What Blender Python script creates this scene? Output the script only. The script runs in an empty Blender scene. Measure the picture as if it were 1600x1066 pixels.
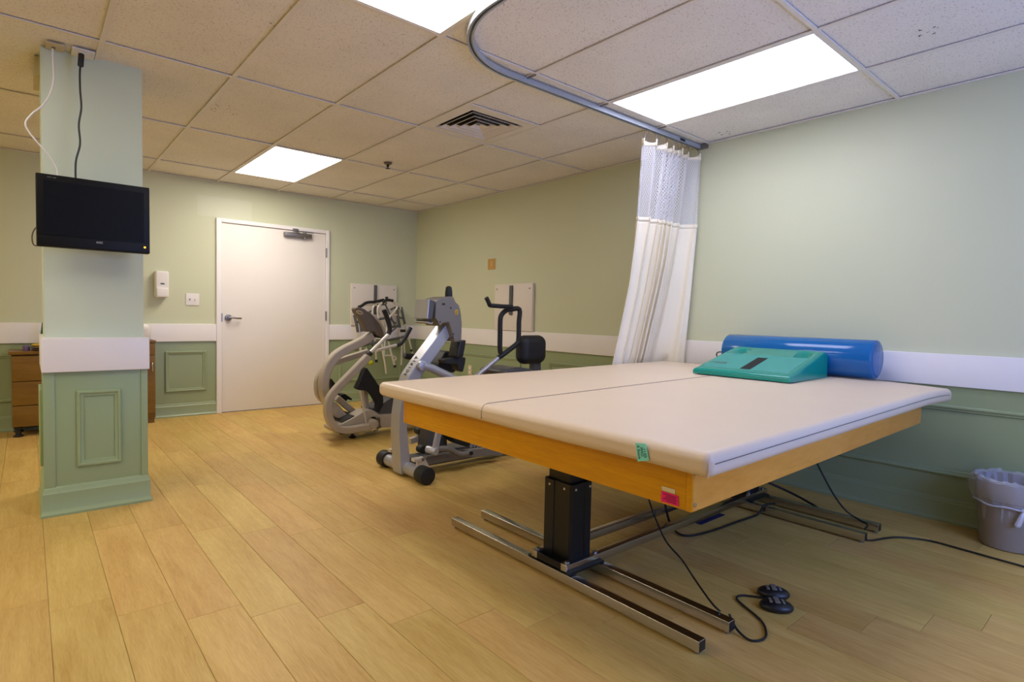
import bpy, bmesh, math, random
from mathutils import Vector, Matrix
R = math.radians
random.seed(7)
C = bpy.context.scene.collection
scene = bpy.context.scene

# ------------------------------------------------------------------ camera
cam_d = bpy.data.cameras.new('camera'); cam = bpy.data.objects.new('camera', cam_d); C.objects.link(cam)
cam_d.sensor_width = 36.0; cam_d.lens = 36.0 * 886.58 / 1600.0; cam_d.clip_start = 0.02
YAW, PIT, ROL = 0.70706, -0.04506, 0.02214
fw = Vector((math.sin(YAW) * math.cos(PIT), math.cos(YAW) * math.cos(PIT), math.sin(PIT)))
rt = Vector((math.cos(YAW), -math.sin(YAW), 0)); up = rt.cross(fw)
r2 = rt * math.cos(ROL) + up * math.sin(ROL); u2 = -rt * math.sin(ROL) + up * math.cos(ROL)
mw = Matrix((r2, u2, -fw)).transposed().to_4x4(); mw.translation = (0, 0, 1.105)
cam.matrix_world = mw
scene.camera = cam

# ------------------------------------------------------------------ world, daylight, exposure
w = bpy.data.worlds.new('world'); scene.world = w; w.use_nodes = True
w.node_tree.nodes['Background'].inputs[0].default_value = (0.55, 0.70, 1.0, 1)
w.node_tree.nodes['Background'].inputs[1].default_value = 0.12
def area(name, loc, rot, sx, sy, power, col):
    l = bpy.data.lights.new(name, 'AREA'); l.shape = 'RECTANGLE'; l.size = sx; l.size_y = sy
    l.energy = power; l.color = col
    o = bpy.data.objects.new(name, l); o.location = loc; o.rotation_euler = rot; C.objects.link(o); return o
area('window_daylight', (2.1, -1.55, 1.4), (R(96), 0, R(-4)), 1.6, 1.3, 70, (0.24, 0.39, 1.0))
scene.view_settings.view_transform = 'Standard'; scene.view_settings.look = 'None'
scene.view_settings.gamma = 1.0; scene.view_settings.use_curve_mapping = False
scene.view_settings.exposure = 0.0
LAMP_NEAR = ((1.0, 0.99, 1.0), 7.2)
LAMP_WALL = ((0.94, 0.97, 1.22), 7.4)
LAMP_FAR = ((1.0, 0.93, 0.86), 16.0)
LAMP_MID = ((1.0, 0.92, 0.76), 6.0)
LAMP_LEFT = ((1.0, 0.92, 0.76), 6.5)

# ------------------------------------------------------------------ materials
def lin(c):
    return tuple(((v / 255) / 12.92 if v / 255 <= 0.04045 else (((v / 255) + 0.055) / 1.055) ** 2.4) for v in c) + (1,)
class NT:
    def __init__(s, name):
        s.m = bpy.data.materials.new(name); s.m.use_nodes = True; s.t = s.m.node_tree
        s.b = s.t.nodes['Principled BSDF']
    def n(s, typ, **kw):
        x = s.t.nodes.new(typ)
        for k, v in kw.items():
            if k.startswith('i_'):
                key = k[2:]
                x.inputs[int(key) if key.isdigit() else key.replace('_', ' ')].default_value = v
            else: setattr(x, k, v)
        return x
    def l(s, a, b): s.t.links.new(a, b)
def mat(name, rgb, rough=0.5, metal=0.0, spec=0.5, var=0.06, vscale=6.0, bump=0.0, bscale=80.0, coat=0.0, emit=None):
    q = NT(name); b = q.b
    tc = q.n('ShaderNodeTexCoord')
    no = q.n('ShaderNodeTexNoise', i_Scale=vscale, i_Detail=4.0); q.l(tc.outputs['Object'], no.inputs['Vector'])
    mr = q.n('ShaderNodeMapRange', i_3=1 - var, i_4=1 + var); q.l(no.outputs[0], mr.inputs[0])
    mx = q.n('ShaderNodeVectorMath', operation='SCALE'); mx.inputs[0].default_value = lin(rgb)[:3]
    q.l(mr.outputs[0], mx.inputs['Scale']); q.l(mx.outputs[0], b.inputs['Base Color'])
    b.inputs['Roughness'].default_value = rough; b.inputs['Metallic'].default_value = metal
    b.inputs['Specular IOR Level'].default_value = spec; b.inputs['Coat Weight'].default_value = coat
    if bump:
        n2 = q.n('ShaderNodeTexNoise', i_Scale=bscale, i_Detail=3.0); q.l(tc.outputs['Object'], n2.inputs['Vector'])
        bp = q.n('ShaderNodeBump', i_Strength=bump, i_Distance=0.004); q.l(n2.outputs[0], bp.inputs['Height'])
        q.l(bp.outputs[0], b.inputs['Normal'])
    if emit:
        b.inputs['Emission Color'].default_value = emit[0] + (1,); b.inputs['Emission Strength'].default_value = emit[1]
    return q.m
def wood(name, dark, light, axis=1, stretch=14.0, scale=3.0, rough=0.45, random_tint=0.0, island=False, spec=0.4):
    q = NT(name); b = q.b
    tc = q.n('ShaderNodeTexCoord'); oi = q.n('ShaderNodeObjectInfo')
    rnd = oi.outputs['Random']
    if island:
        g = q.n('ShaderNodeNewGeometry'); rnd = g.outputs['Random Per Island']
    off = q.n('ShaderNodeVectorMath', operation='SCALE'); off.inputs[0].default_value = (37.0, 53.0, 29.0); q.l(rnd, off.inputs['Scale'])
    add = q.n('ShaderNodeVectorMath', operation='ADD'); q.l(tc.outputs['Object'], add.inputs[0]); q.l(off.outputs[0], add.inputs[1])
    mp = q.n('ShaderNodeMapping'); sc = [stretch] * 3; sc[axis] = 1.0; mp.inputs['Scale'].default_value = sc
    q.l(add.outputs[0], mp.inputs['Vector'])
    n1 = q.n('ShaderNodeTexNoise', i_Scale=scale, i_Detail=6.0, i_Roughness=0.62, i_Distortion=0.6); q.l(mp.outputs[0], n1.inputs['Vector'])
    n2 = q.n('ShaderNodeTexNoise', i_Scale=scale * 6, i_Detail=3.0); q.l(mp.outputs[0], n2.inputs['Vector'])
    mp3 = q.n('ShaderNodeMapping'); s3 = [4.0] * 3; s3[axis] = 1.2; mp3.inputs['Scale'].default_value = s3; q.l(add.outputs[0], mp3.inputs['Vector'])
    n3 = q.n('ShaderNodeTexNoise', i_Scale=1.6, i_Detail=2.0); q.l(mp3.outputs[0], n3.inputs['Vector'])
    m1 = q.n('ShaderNodeMath', operation='MULTIPLY_ADD', i_1=0.3); q.l(n2.outputs[0], m1.inputs[0])
    m0 = q.n('ShaderNodeMath', operation='MULTIPLY', i_1=0.45); q.l(n1.outputs[0], m0.inputs[0]); q.l(m0.outputs[0], m1.inputs[2])
    m2 = q.n('ShaderNodeMath', operation='MULTIPLY_ADD', i_1=0.34); q.l(n3.outputs[0], m2.inputs[0]); q.l(m1.outputs[0], m2.inputs[2])
    rp = q.n('ShaderNodeValToRGB'); e = rp.color_ramp.elements
    e[0].position = 0.38; e[0].color = lin(dark); e[1].position = 0.72; e[1].color = lin(light)
    q.l(m2.outputs[0], rp.inputs[0]); col = rp.outputs[0]
    if random_tint:
        hs = q.n('ShaderNodeHueSaturation')
        mr = q.n('ShaderNodeMapRange', i_3=1 - random_tint, i_4=1 + random_tint); q.l(rnd, mr.inputs[0]); q.l(mr.outputs[0], hs.inputs['Value'])
        wn = q.n('ShaderNodeTexWhiteNoise', noise_dimensions='1D'); q.l(rnd, wn.inputs['W'])
        mh = q.n('ShaderNodeMapRange', i_3=0.491, i_4=0.505); q.l(wn.outputs['Value'], mh.inputs[0]); q.l(mh.outputs[0], hs.inputs['Hue'])
        q.l(col, hs.inputs['Color']); col = hs.outputs[0]
    q.l(col, b.inputs['Base Color']); b.inputs['Roughness'].default_value = rough; b.inputs['Specular IOR Level'].default_value = spec
    bp = q.n('ShaderNodeBump', i_Strength=0.06, i_Distance=0.002); q.l(n2.outputs[0], bp.inputs['Height']); q.l(bp.outputs[0], b.inputs['Normal'])
    return q.m
def tile_mat():
    q = NT('ceiling_tile_fissured'); b = q.b
    tc = q.n('ShaderNodeTexCoord'); oi = q.n('ShaderNodeObjectInfo')
    off = q.n('ShaderNodeVectorMath', operation='SCALE'); off.inputs[0].default_value = (17.0, 31.0, 0.0); q.l(oi.outputs['Random'], off.inputs['Scale'])
    add = q.n('ShaderNodeVectorMath', operation='ADD'); q.l(tc.outputs['Object'], add.inputs[0]); q.l(off.outputs[0], add.inputs[1])
    n1 = q.n('ShaderNodeTexNoise', i_Scale=115.0, i_Detail=3.0, i_Roughness=0.7); q.l(add.outputs[0], n1.inputs['Vector'])
    n2 = q.n('ShaderNodeTexNoise', i_Scale=2.2, i_Detail=3.0); q.l(add.outputs[0], n2.inputs['Vector'])
    rp = q.n('ShaderNodeValToRGB'); e = rp.color_ramp.elements
    e[0].position = 0.29; e[0].color = lin((176, 160, 142)); e[1].position = 0.43; e[1].color = lin((242, 236, 228)); q.l(n1.outputs[0], rp.inputs[0])
    mr = q.n('ShaderNodeMapRange', i_3=0.88, i_4=1.08); q.l(n2.outputs[0], mr.inputs[0])
    mx = q.n('ShaderNodeVectorMath', operation='SCALE'); q.l(rp.outputs[0], mx.inputs[0]); q.l(mr.outputs[0], mx.inputs['Scale'])
    n3 = q.n('ShaderNodeTexNoise', i_Scale=55.0, i_Detail=2.0); q.l(add.outputs[0], n3.inputs['Vector'])
    n4 = q.n('ShaderNodeTexNoise', i_Scale=2.6, i_Detail=1.0); q.l(add.outputs[0], n4.inputs['Vector'])
    a1 = q.n('ShaderNodeMath', operation='GREATER_THAN', i_1=0.66); q.l(n3.outputs[0], a1.inputs[0])
    a2 = q.n('ShaderNodeMath', operation='GREATER_THAN', i_1=0.72); q.l(n4.outputs[0], a2.inputs[0])
    a3 = q.n('ShaderNodeMath', operation='MULTIPLY'); q.l(a1.outputs[0], a3.inputs[0]); q.l(a2.outputs[0], a3.inputs[1])
    mm = q.n('ShaderNodeMix', data_type='RGBA'); q.l(a3.outputs[0], mm.inputs[0]); q.l(mx.outputs[0], mm.inputs[6]); mm.inputs[7].default_value = lin((92, 74, 56))
    q.l(mm.outputs[2], b.inputs['Base Color']); b.inputs['Roughness'].default_value = 0.95; b.inputs['Specular IOR Level'].default_value = 0.1
    bp = q.n('ShaderNodeBump', i_Strength=0.5, i_Distance=0.004); q.l(n1.outputs[0], bp.inputs['Height']); q.l(bp.outputs[0], b.inputs['Normal'])
    return q.m
def net_mat():
    q = NT('curtain_netting'); b = q.b
    uv = q.n('ShaderNodeUVMap')
    mp = q.n('ShaderNodeMapping'); mp.inputs['Scale'].default_value = (120, 55, 1); mp.inputs['Rotation'].default_value = (0, 0, R(45))
    q.l(uv.outputs[0], mp.inputs['Vector'])
    sp = q.n('ShaderNodeSeparateXYZ'); q.l(mp.outputs[0], sp.inputs[0])
    def hole(o):
        f = q.n('ShaderNodeMath', operation='FRACT'); q.l(o, f.inputs[0])
        a = q.n('ShaderNodeMath', operation='GREATER_THAN', i_1=0.27); q.l(f.outputs[0], a.inputs[0]); return a.outputs[0]
    m = q.n('ShaderNodeMath', operation='MULTIPLY'); q.l(hole(sp.outputs[0]), m.inputs[0]); q.l(hole(sp.outputs[1]), m.inputs[1])
    s = q.n('ShaderNodeMath', operation='SUBTRACT', i_0=1.0); q.l(m.outputs[0], s.inputs[1])
    q.l(s.outputs[0], b.inputs['Alpha']); b.inputs['Base Color'].default_value = lin((238, 236, 236)); b.inputs['Roughness'].default_value = 0.8
    return q.m
def film_mat(name, rgb, alpha):
    m = mat(name, rgb, 0.25, spec=0.6, var=0.05); b = m.node_tree.nodes['Principled BSDF']
    b.inputs['Alpha'].default_value = alpha
    return m

M = dict(
    wall=mat('wall_paint_pale_green', (205, 207, 174), 0.55, var=0.025, vscale=1.2, bump=0.08, bscale=260),
    wains=mat('wainscot_paint_sage', (150, 162, 122), 0.36, var=0.04, vscale=2.0),
    pilg=mat('pillar_paint_sage', (154, 172, 128), 0.45, var=0.04, vscale=2.0),
    pilw=mat('pillar_paint_grey_green', (210, 218, 190), 0.55, var=0.03, vscale=1.5),
    trim=mat('white_trim_paint', (240, 234, 230), 0.4, var=0.02),
    door=mat('door_paint_white', (236, 228, 218), 0.45, var=0.015),
    plank=wood('maple_plank', (188, 148, 72), (218, 186, 108), 1, 12, 3.0, 0.5, 0.055),
    plank_i=wood('maple_plank_far', (188, 148, 72), (218, 186, 108), 1, 12, 3.0, 0.5, 0.055, island=True),
    sub=mat('floor_joint_dark', (150, 110, 66), 0.9),
    tile=tile_mat(),
    grid=mat('ceiling_grid_paint', (232, 224, 214), 0.5, var=0.03),
    plenum=mat('plenum_dark', (60, 54, 48), 0.9),
    vinyl=mat('tan_vinyl', (224, 202, 176), 0.42, var=0.035, vscale=3, bump=0.10, bscale=14, spec=0.4),
    seam=mat('seam_thread', (112, 98, 88), 0.8),
    apron=wood('varnished_oak_apron', (206, 138, 0), (230, 166, 6), 1, 18, 3.0, 0.3),
    apron_x=wood('varnished_birch_apron', (212, 140, 46), (236, 168, 76), 0, 4, 2.2, 0.28),
    oak=wood('oak_cabinet', (108, 76, 16), (138, 100, 34), 0, 10, 4.0, 0.45),
    chrome=mat('chrome', (200, 196, 190), 0.22, 1.0, var=0.03),
    steel=mat('brushed_steel', (150, 146, 140), 0.35, 1.0, var=0.05),
    silver=mat('silver_powder_coat', (178, 178, 184), 0.38, 0.45, var=0.03),
    alu=mat('aluminium_tube', (220, 212, 198), 0.3, 0.45, var=0.03),
    beige=mat('beige_grey_paint', (178, 166, 150), 0.4, 0.1, var=0.03),
    shell=mat('grey_plastic_shell', (118, 112, 104), 0.5, var=0.04, bump=0.1, bscale=300),
    dshell=mat('dark_grey_plastic', (78, 78, 80), 0.5, var=0.05),
    brown=mat('brown_grey_plastic', (106, 92, 78), 0.5, var=0.05),
    black=mat('black_plastic', (26, 25, 25), 0.42, var=0.1),
    rubber=mat('black_rubber', (25, 24, 23), 0.6, var=0.1),
    bmetal=mat('black_metal', (22, 21, 22), 0.38, 0.2, var=0.1),
    tvblack=mat('tv_black', (14, 13, 11), 0.45, spec=0.2, var=0.05),
    screen=mat('tv_screen', (10, 9, 8), 0.45, spec=0.15, var=0.05),
    blue=mat('blue_vinyl', (4, 96, 160), 0.13, var=0.03, spec=0.5),
    teal=mat('teal_coated_foam', (8, 140, 124), 0.2, var=0.04, bump=0.15, bscale=24),
    tealtop=mat('teal_coated_foam_top', (52, 152, 142), 0.4, var=0.03, bump=0.1, bscale=24),
    cloth=mat('curtain_cream_cloth', (242, 231, 206), 0.85, var=0.02, spec=0.15, bump=0.15, bscale=400),
    net=net_mat(),
    white=mat('white_plastic', (232, 226, 218), 0.4, var=0.02),
    board=mat('white_board', (226, 216, 204), 0.45, var=0.02),
    strap=mat('dark_strap', (86, 86, 84), 0.6, var=0.06),
    tan=mat('tan_label', (196, 152, 78), 0.7, var=0.05),
    cream=mat('cream_plate', (206, 190, 150), 0.5, var=0.04),
    note=mat('teal_note_paper', (140, 238, 226), 0.8, var=0.03),
    ink=mat('ink', (34, 44, 48), 0.8),
    pink=mat('pink_label_paper', (246, 22, 128), 0.7, var=0.03),
    pinkink=mat('label_print', (128, 8, 62), 0.8),
    paper=mat('white_label_paper', (230, 216, 184), 0.8, var=0.03),
    yellow=mat('yellow_plastic', (222, 176, 30), 0.5, var=0.04),
    green=mat('dark_green_plastic', (4, 92, 66), 0.45, var=0.05),
    purple=mat('purple_plastic', (112, 92, 124), 0.5, var=0.05),
    maroon=mat('maroon_plastic', (92, 56, 48), 0.5, var=0.05),
    tennis=mat('tennis_felt', (168, 168, 34), 0.95, var=0.1, vscale=40),
    navy=mat('navy_sheet', (18, 26, 74), 0.6, var=0.08),
    bin=mat('bin_taupe_plastic', (150, 138, 126), 0.5, var=0.04),
    bag=film_mat('clear_bag_film', (232, 232, 240), 0.28),
    baghem=film_mat('bag_knot_film', (225, 225, 240), 0.75),
    duct=mat('duct_dark', (24, 20, 16), 0.9),
    led=mat('orange_led', (255, 150, 20), 0.4, emit=((1.0, 0.42, 0.02), 2.5)),
    lamp_near=mat('lamp_diffuser_near', (255, 255, 255), 0.5, emit=LAMP_NEAR),
    lamp_wall=mat('lamp_diffuser_wall', (255, 255, 255), 0.5, emit=LAMP_WALL),
    lamp_mid=mat('lamp_diffuser_mid', (255, 255, 255), 0.5, emit=LAMP_MID),
    lamp_left=mat('lamp_diffuser_left', (255, 255, 255), 0.5, emit=LAMP_LEFT),
    lamp_far=mat('lamp_diffuser_far', (255, 255, 255), 0.5, emit=LAMP_FAR),
    glass=film_mat('window_glass', (220, 230, 240), 0.1),
    blackcloth=mat('black_webbing', (20, 19, 19), 0.8, var=0.15, bump=0.3, bscale=120),
)

# ------------------------------------------------------------------ mesh helpers (world coordinates)
class B:
    def __init__(s): s.v = []; s.f = []; s.sm = []; s.wn = False
    def add(s, vs, fs, smooth=True):
        o = len(s.v); s.v += [tuple(v) for v in vs]
        s.f += [tuple(i + o for i in f) for f in fs]; s.sm += [smooth] * len(fs); return s
    def box(s, x0, x1, y0, y1, z0, z1, bev=0.0, seg=2, n=1):
        if bev <= 0 and n == 1:
            vs = [(x, y, z) for x in (x0, x1) for y in (y0, y1) for z in (z0, z1)]
            return s.add(vs, [(0, 1, 3, 2), (4, 6, 7, 5), (0, 4, 5, 1), (2, 3, 7, 6), (0, 2, 6, 4), (1, 5, 7, 3)], False)
        lo = Vector((x0, y0, z0)); hi = Vector((x1, y1, z1)); r = max(min(bev, *[(hi[i] - lo[i]) * 0.499 for i in range(3)]), 1e-6)
        def ticks(a, b):
            t = [r * (1 - math.tan(math.pi / 4 * (1 - k / seg))) for k in range(seg + 1)]
            mid = [a + r + (b - a - 2 * r) * k / n for k in range(1, n)]
            return [a + q for q in t] + mid + [b - q for q in reversed(t)]
        T = [ticks(lo[i], hi[i]) for i in range(3)]; vi = {}; vs = []; fs = []
        def vert(p):
            k = tuple(round(c, 6) for c in p)
            if k not in vi:
                c = Vector([min(max(p[i], lo[i] + r), hi[i] - r) for i in range(3)]); d = Vector(p) - c
                vi[k] = len(vs); vs.append(c + d.normalized() * r if d.length > 1e-9 else Vector(p))
            return vi[k]
        for a in range(3):
            b, c = (a + 1) % 3, (a + 2) % 3
            for side in (0, 1):
                for i in range(len(T[b]) - 1):
                    for j in range(len(T[c]) - 1):
                        q = []
                        for (ii, jj) in ((i, j), (i + 1, j), (i + 1, j + 1), (i, j + 1)):
                            p = [0, 0, 0]; p[a] = hi[a] if side else lo[a]; p[b] = T[b][ii]; p[c] = T[c][jj]; q.append(vert(p))
                        fs.append(tuple(q) if side else tuple(reversed(q)))
        return s.add(vs, fs)
    def tube(s, pts, r, n=10, closed=False, caps=True):
        P = [Vector(p) for p in pts]; m = len(P); rr = r if isinstance(r, (list, tuple)) else [r] * m
        vs = []; fs = []; nrm = None
        for i in range(m):
            a = P[i - 1] if (i > 0 or closed) else P[i]; b = P[(i + 1) % m] if (i < m - 1 or closed) else P[i]
            t = (b - a).normalized()
            if nrm is None:
                nrm = t.cross(Vector((0, 0, 1)) if abs(t.z) < 0.9 else Vector((1, 0, 0))).normalized()
            nrm = (nrm - t * nrm.dot(t)).normalized(); bn = t.cross(nrm)
            for k in range(n):
                a_ = 2 * math.pi * k / n; vs.append(P[i] + (nrm * math.cos(a_) + bn * math.sin(a_)) * rr[i])
        for i in range(m if closed else m - 1):
            for k in range(n):
                fs.append((i * n + k, i * n + (k + 1) % n, ((i + 1) % m) * n + (k + 1) % n, ((i + 1) % m) * n + k))
        if caps and not closed:
            fs.append(tuple(reversed(range(n)))); fs.append(tuple((m - 1) * n + k for k in range(n)))
        return s.add(vs, fs)
    def sweep(s, pts, a, b, side=(0, 1, 0), bev=0.25):
        # rectangular tube of half width a along `side`, half height b across the path
        P = [Vector(p) for p in pts]; m = len(P); sd = Vector(side); vs = []; fs = []
        c = min(a, b) * bev
        prof = [(a, b - c), (a - c, b), (-a + c, b), (-a, b - c), (-a, -b + c), (-a + c, -b), (a - c, -b), (a, -b + c)]
        for i in range(m):
            t = (P[min(i + 1, m - 1)] - P[max(i - 1, 0)]).normalized(); s2 = (sd - t * sd.dot(t)).normalized(); nn = t.cross(s2)
            bb = b[i] if isinstance(b, list) else b
            vs += [P[i] + s2 * x + nn * y for x, y in prof]
        n = 8
        for i in range(m - 1):
            for k in range(n): fs.append((i * n + k, i * n + (k + 1) % n, (i + 1) * n + (k + 1) % n, (i + 1) * n + k))
        fs.append(tuple(reversed(range(n)))); fs.append(tuple((m - 1) * n + k for k in range(n)))
        return s.add(vs, fs)
    def lathe(s, prof, cx, cy, n=32, caps=True):
        vs = [(cx + r * math.cos(2 * math.pi * k / n), cy + r * math.sin(2 * math.pi * k / n), z) for r, z in prof for k in range(n)]; fs = []
        for i in range(len(prof) - 1):
            for k in range(n): fs.append((i * n + k, i * n + (k + 1) % n, (i + 1) * n + (k + 1) % n, (i + 1) * n + k))
        if caps: fs.append(tuple(reversed(range(n)))); fs.append(tuple((len(prof) - 1) * n + k for k in range(n)))
        return s.add(vs, fs)
    def cyl(s, p0, p1, r, n=20, bev=0.0):
        p0 = Vector(p0); p1 = Vector(p1); d = (p1 - p0).normalized()
        if bev:
            st = [(0, r - bev), (bev * 0.3, r - bev * 0.3), (bev, r)]; L = (p1 - p0).length
            st = st + [(L - a, q) for a, q in reversed(st)]
            return s.tube([p0 + d * a for a, q in st], [q for a, q in st], n)
        return s.tube([p0, p1], r, n)
    def prism(s, poly, ax, a0, a1, bev=0.0):
        s.wn = bool(bev)
        # polygon given as 3D points (their `ax` coordinate is replaced), extruded along axis ax
        bm = bmesh.new(); vs = []
        for p in poly:
            q = list(p); q[ax] = a0; vs.append(bm.verts.new(q))
        f = bm.faces.new(vs); r = bmesh.ops.extrude_face_region(bm, geom=[f])
        d = Vector((0, 0, 0)); d[ax] = a1 - a0
        bmesh.ops.translate(bm, vec=d, verts=[g for g in r['geom'] if isinstance(g, bmesh.types.BMVert)])
        bmesh.ops.recalc_face_normals(bm, faces=bm.faces[:])
        if bev: bmesh.ops.bevel(bm, geom=bm.edges[:], offset=bev, segments=2, profile=0.5, affect='EDGES', clamp_overlap=True)
        bm.verts.index_update(); s.add([v.co.copy() for v in bm.verts], [tuple(v.index for v in g.verts) for g in bm.faces]); bm.free(); return s
    def ell(s, c, rx, ry, rz, nu=20, nv=12):
        vs = [(c[0], c[1], c[2] - rz)]; fs = []
        for i in range(1, nv):
            a = math.pi * i / nv
            for k in range(nu):
                t = 2 * math.pi * k / nu; vs.append((c[0] + rx * math.sin(a) * math.cos(t), c[1] + ry * math.sin(a) * math.sin(t), c[2] - rz * math.cos(a)))
        vs.append((c[0], c[1], c[2] + rz)); L = len(vs) - 1
        for k in range(nu):
            fs.append((0, 1 + (k + 1) % nu, 1 + k)); fs.append((L, L - nu + k, L - nu + (k + 1) % nu))
        for i in range(nv - 2):
            for k in range(nu): fs.append((1 + i * nu + k, 1 + i * nu + (k + 1) % nu, 1 + (i + 1) * nu + (k + 1) % nu, 1 + (i + 1) * nu + k))
        return s.add(vs, fs)
    def xf(s, mtx):
        s.v = [tuple(mtx @ Vector(v)) for v in s.v]; return s
def cr(pts, n=8, closed=False):
    P = [Vector(p) for p in pts]; m = len(P); out = []
    for i in range(m if closed else m - 1):
        if closed: a, b, c, d = P[i - 1], P[i], P[(i + 1) % m], P[(i + 2) % m]
        else: a, b, c, d = P[max(i - 1, 0)], P[i], P[i + 1], P[min(i + 2, m - 1)]
        for k in range(n):
            t = k / n; out.append(0.5 * ((2 * b) + (c - a) * t + (2 * a - 5 * b + 4 * c - d) * t * t + (-a + 3 * b - 3 * c + d) * t ** 3))
    if not closed: out.append(P[-1])
    return out
WL = {}
def place(o, wl, parent):
    p = WL[parent.name] if parent else Vector((0, 0, 0))
    o.location = Vector(wl) - p; WL[o.name] = Vector(wl)
    if parent: o.parent = parent
def obj(name, b, m, parent=None, angle=40, base=False, uv=None):
    xs = list(zip(*b.v)); c = Vector([(min(q) + max(q)) / 2 for q in xs])
    if base: c.z = min(xs[2])
    me = bpy.data.meshes.new(name); me.from_pydata([tuple(Vector(v) - c) for v in b.v], [], b.f)
    bm = bmesh.new(); bm.from_mesh(me); bmesh.ops.recalc_face_normals(bm, faces=bm.faces[:]) if uv is None else None; bm.to_mesh(me); bm.free()
    me.polygons.foreach_set('use_smooth', [True] * len(me.polygons)); me.set_sharp_from_angle(angle=R(angle))
    if uv:
        l = me.uv_layers.new(name='UVMap')
        for lo in me.loops: l.data[lo.index].uv = uv[lo.vertex_index]
    me.materials.append(m if not isinstance(m, str) else M[m])
    o = bpy.data.objects.new(name, me); C.objects.link(o); place(o, c, parent)
    if b.wn:
        md = o.modifiers.new('even_shading', 'WEIGHTED_NORMAL'); md.keep_sharp = True; md.weight = 90
    return o
def tag(o, label, cat, group=None):
    o['label'] = label; o['category'] = cat
    if group: o['group'] = group
    return o
def thing(name, label, cat, loc, group=None):
    o = bpy.data.objects.new(name, None); o.empty_display_size = 0.1; C.objects.link(o); place(o, loc, None)
    return tag(o, label, cat, group)
def struct(o): o['kind'] = 'structure'; return o
def text(name, body, size, origin, xdir, ydir, m, parent, ext=0.0006, align='CENTER'):
    cu = bpy.data.curves.new('lettering', 'FONT'); cu.body = body; cu.size = size; cu.extrude = ext; cu.align_x = align; cu.align_y = 'CENTER'
    t = bpy.data.objects.new('lettering', cu); C.objects.link(t); bpy.context.view_layer.update()
    me = bpy.data.meshes.new_from_object(t.evaluated_get(bpy.context.evaluated_depsgraph_get()))
    x = Vector(xdir).normalized(); y = Vector(ydir).normalized(); z = x.cross(y)
    b = B(); b.add([Vector(origin) + x * v.co.x + y * v.co.y + z * v.co.z for v in me.vertices], [tuple(p.vertices) for p in me.polygons])
    bpy.data.objects.remove(t); bpy.data.curves.remove(cu); bpy.data.meshes.remove(me)
    return obj(name, b, m, parent)

# ------------------------------------------------------------------ room shell
XL, XR, YF, YB, H = -3.2, 3.92, -1.65, 6.565, 2.43
floor = struct(obj('floor', B().box(XL, XR, YF, YB, -0.06, -0.004), 'sub'))
PW, PL = 0.1835, 1.0
planks = []
k0 = math.floor((XL - 0.046) / PW)
for k in range(k0, int((XR - 0.046) / PW) + 2):
    xa = max(0.046 + k * PW, XL); xb = min(0.046 + (k + 1) * PW, XR)
    if xb - xa < 0.02: continue
    ys = [YF]; base = 2.55 - 0.155 * k
    n = math.ceil((YF - base) / PL) - 1
    while True:
        y = base + n * PL + random.uniform(-0.03, 0.03); n += 1
        if y > YB: break
        if y > YF + 0.1: ys.append(y)
    ys.append(YB)
    for a, b_ in zip(ys[:-1], ys[1:]):
        if b_ - a > 0.02: planks.append((xa, xb, a, b_))
def plank_b(b, p):
    xa, xb, a, b_ = p; g = 0.0006; e = 0.0012; z = 0.0
    vs = [(xa + g, a + g, -0.004), (xb - g, a + g, -0.004), (xb - g, b_ - g, -0.004), (xa + g, b_ - g, -0.004)]
    vs += [(x, y, z - e * 0.6) for x, y, _ in vs] + [(xa + g + e, a + g + e, z), (xb - g - e, a + g + e, z), (xb - g - e, b_ - g - e, z), (xa + g + e, b_ - g - e, z)]
    fs = [(3, 2, 1, 0), (8, 9, 10, 11)]
    for i in range(4):
        j = (i + 1) % 4; fs += [(i, j, j + 4, i + 4), (i + 4, j + 4, j + 8, i + 8)]
    return b.add(vs, fs, False)
def pkey(p):
    cx, cy = (p[0] + p[1]) / 2, (p[2] + p[3]) / 2; d = fw.x * cx + fw.y * cy; s_ = abs(rt.x * cx + rt.y * cy)
    return math.hypot(cx, cy) if d > -0.3 and s_ < d * 1.05 + 1.4 else 99 + math.hypot(cx, cy)
planks.sort(key=pkey)
for p in planks[:298]: obj('plank', plank_b(B(), p), 'plank', floor, 12)
fb = B()
for p in planks[298:]: plank_b(fb, p)
o = obj('plank_field', fb, 'plank_i', floor, 12); o['kind'] = 'stuff'

# walls; the right and back walls carry a sage wainscot, panel mouldings and a white band
wall_back = struct(obj('wall_back', B().box(XL, 1.53, YB, YB + 0.1, 0, H + 0.1).box(2.70, XR + 0.1, YB, YB + 0.1, 0, H + 0.1).box(1.53, 2.70, YB, YB + 0.1, 2.03, H + 0.1), 'wall'))
wall_right = struct(obj('wall_right', B().box(XR, XR + 0.1, YF, YB + 0.1, 0, H + 0.1), 'wall'))
wall_left = struct(obj('wall_left', B().box(XL - 0.1, XL, YF, YB, 0, H + 0.1), 'wall'))
wall_rear = struct(obj('wall_rear', B().box(XL, 1.3, YF - 0.1, YF, 0, H + 0.1).box(2.9, XR, YF - 0.1, YF, 0, H + 0.1).box(1.3, 2.9, YF - 0.1, YF, 0, 0.8).box(1.3, 2.9, YF - 0.1, YF, 2.1, H + 0.1), 'wall'))
win = struct(obj('window_1', B().box(1.3, 2.9, YF - 0.06, YF - 0.052, 0.8, 2.1), 'glass'))
obj('window_frame', B().box(1.3, 1.36, YF - 0.08, YF + 0.01, 0.8, 2.1).box(2.84, 2.9, YF - 0.08, YF + 0.01, 0.8, 2.1).box(1.36, 2.84, YF - 0.08, YF + 0.01, 0.8, 0.85).box(1.36, 2.84, YF - 0.08, YF + 0.01, 2.05, 2.1), 'trim', win)
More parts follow.
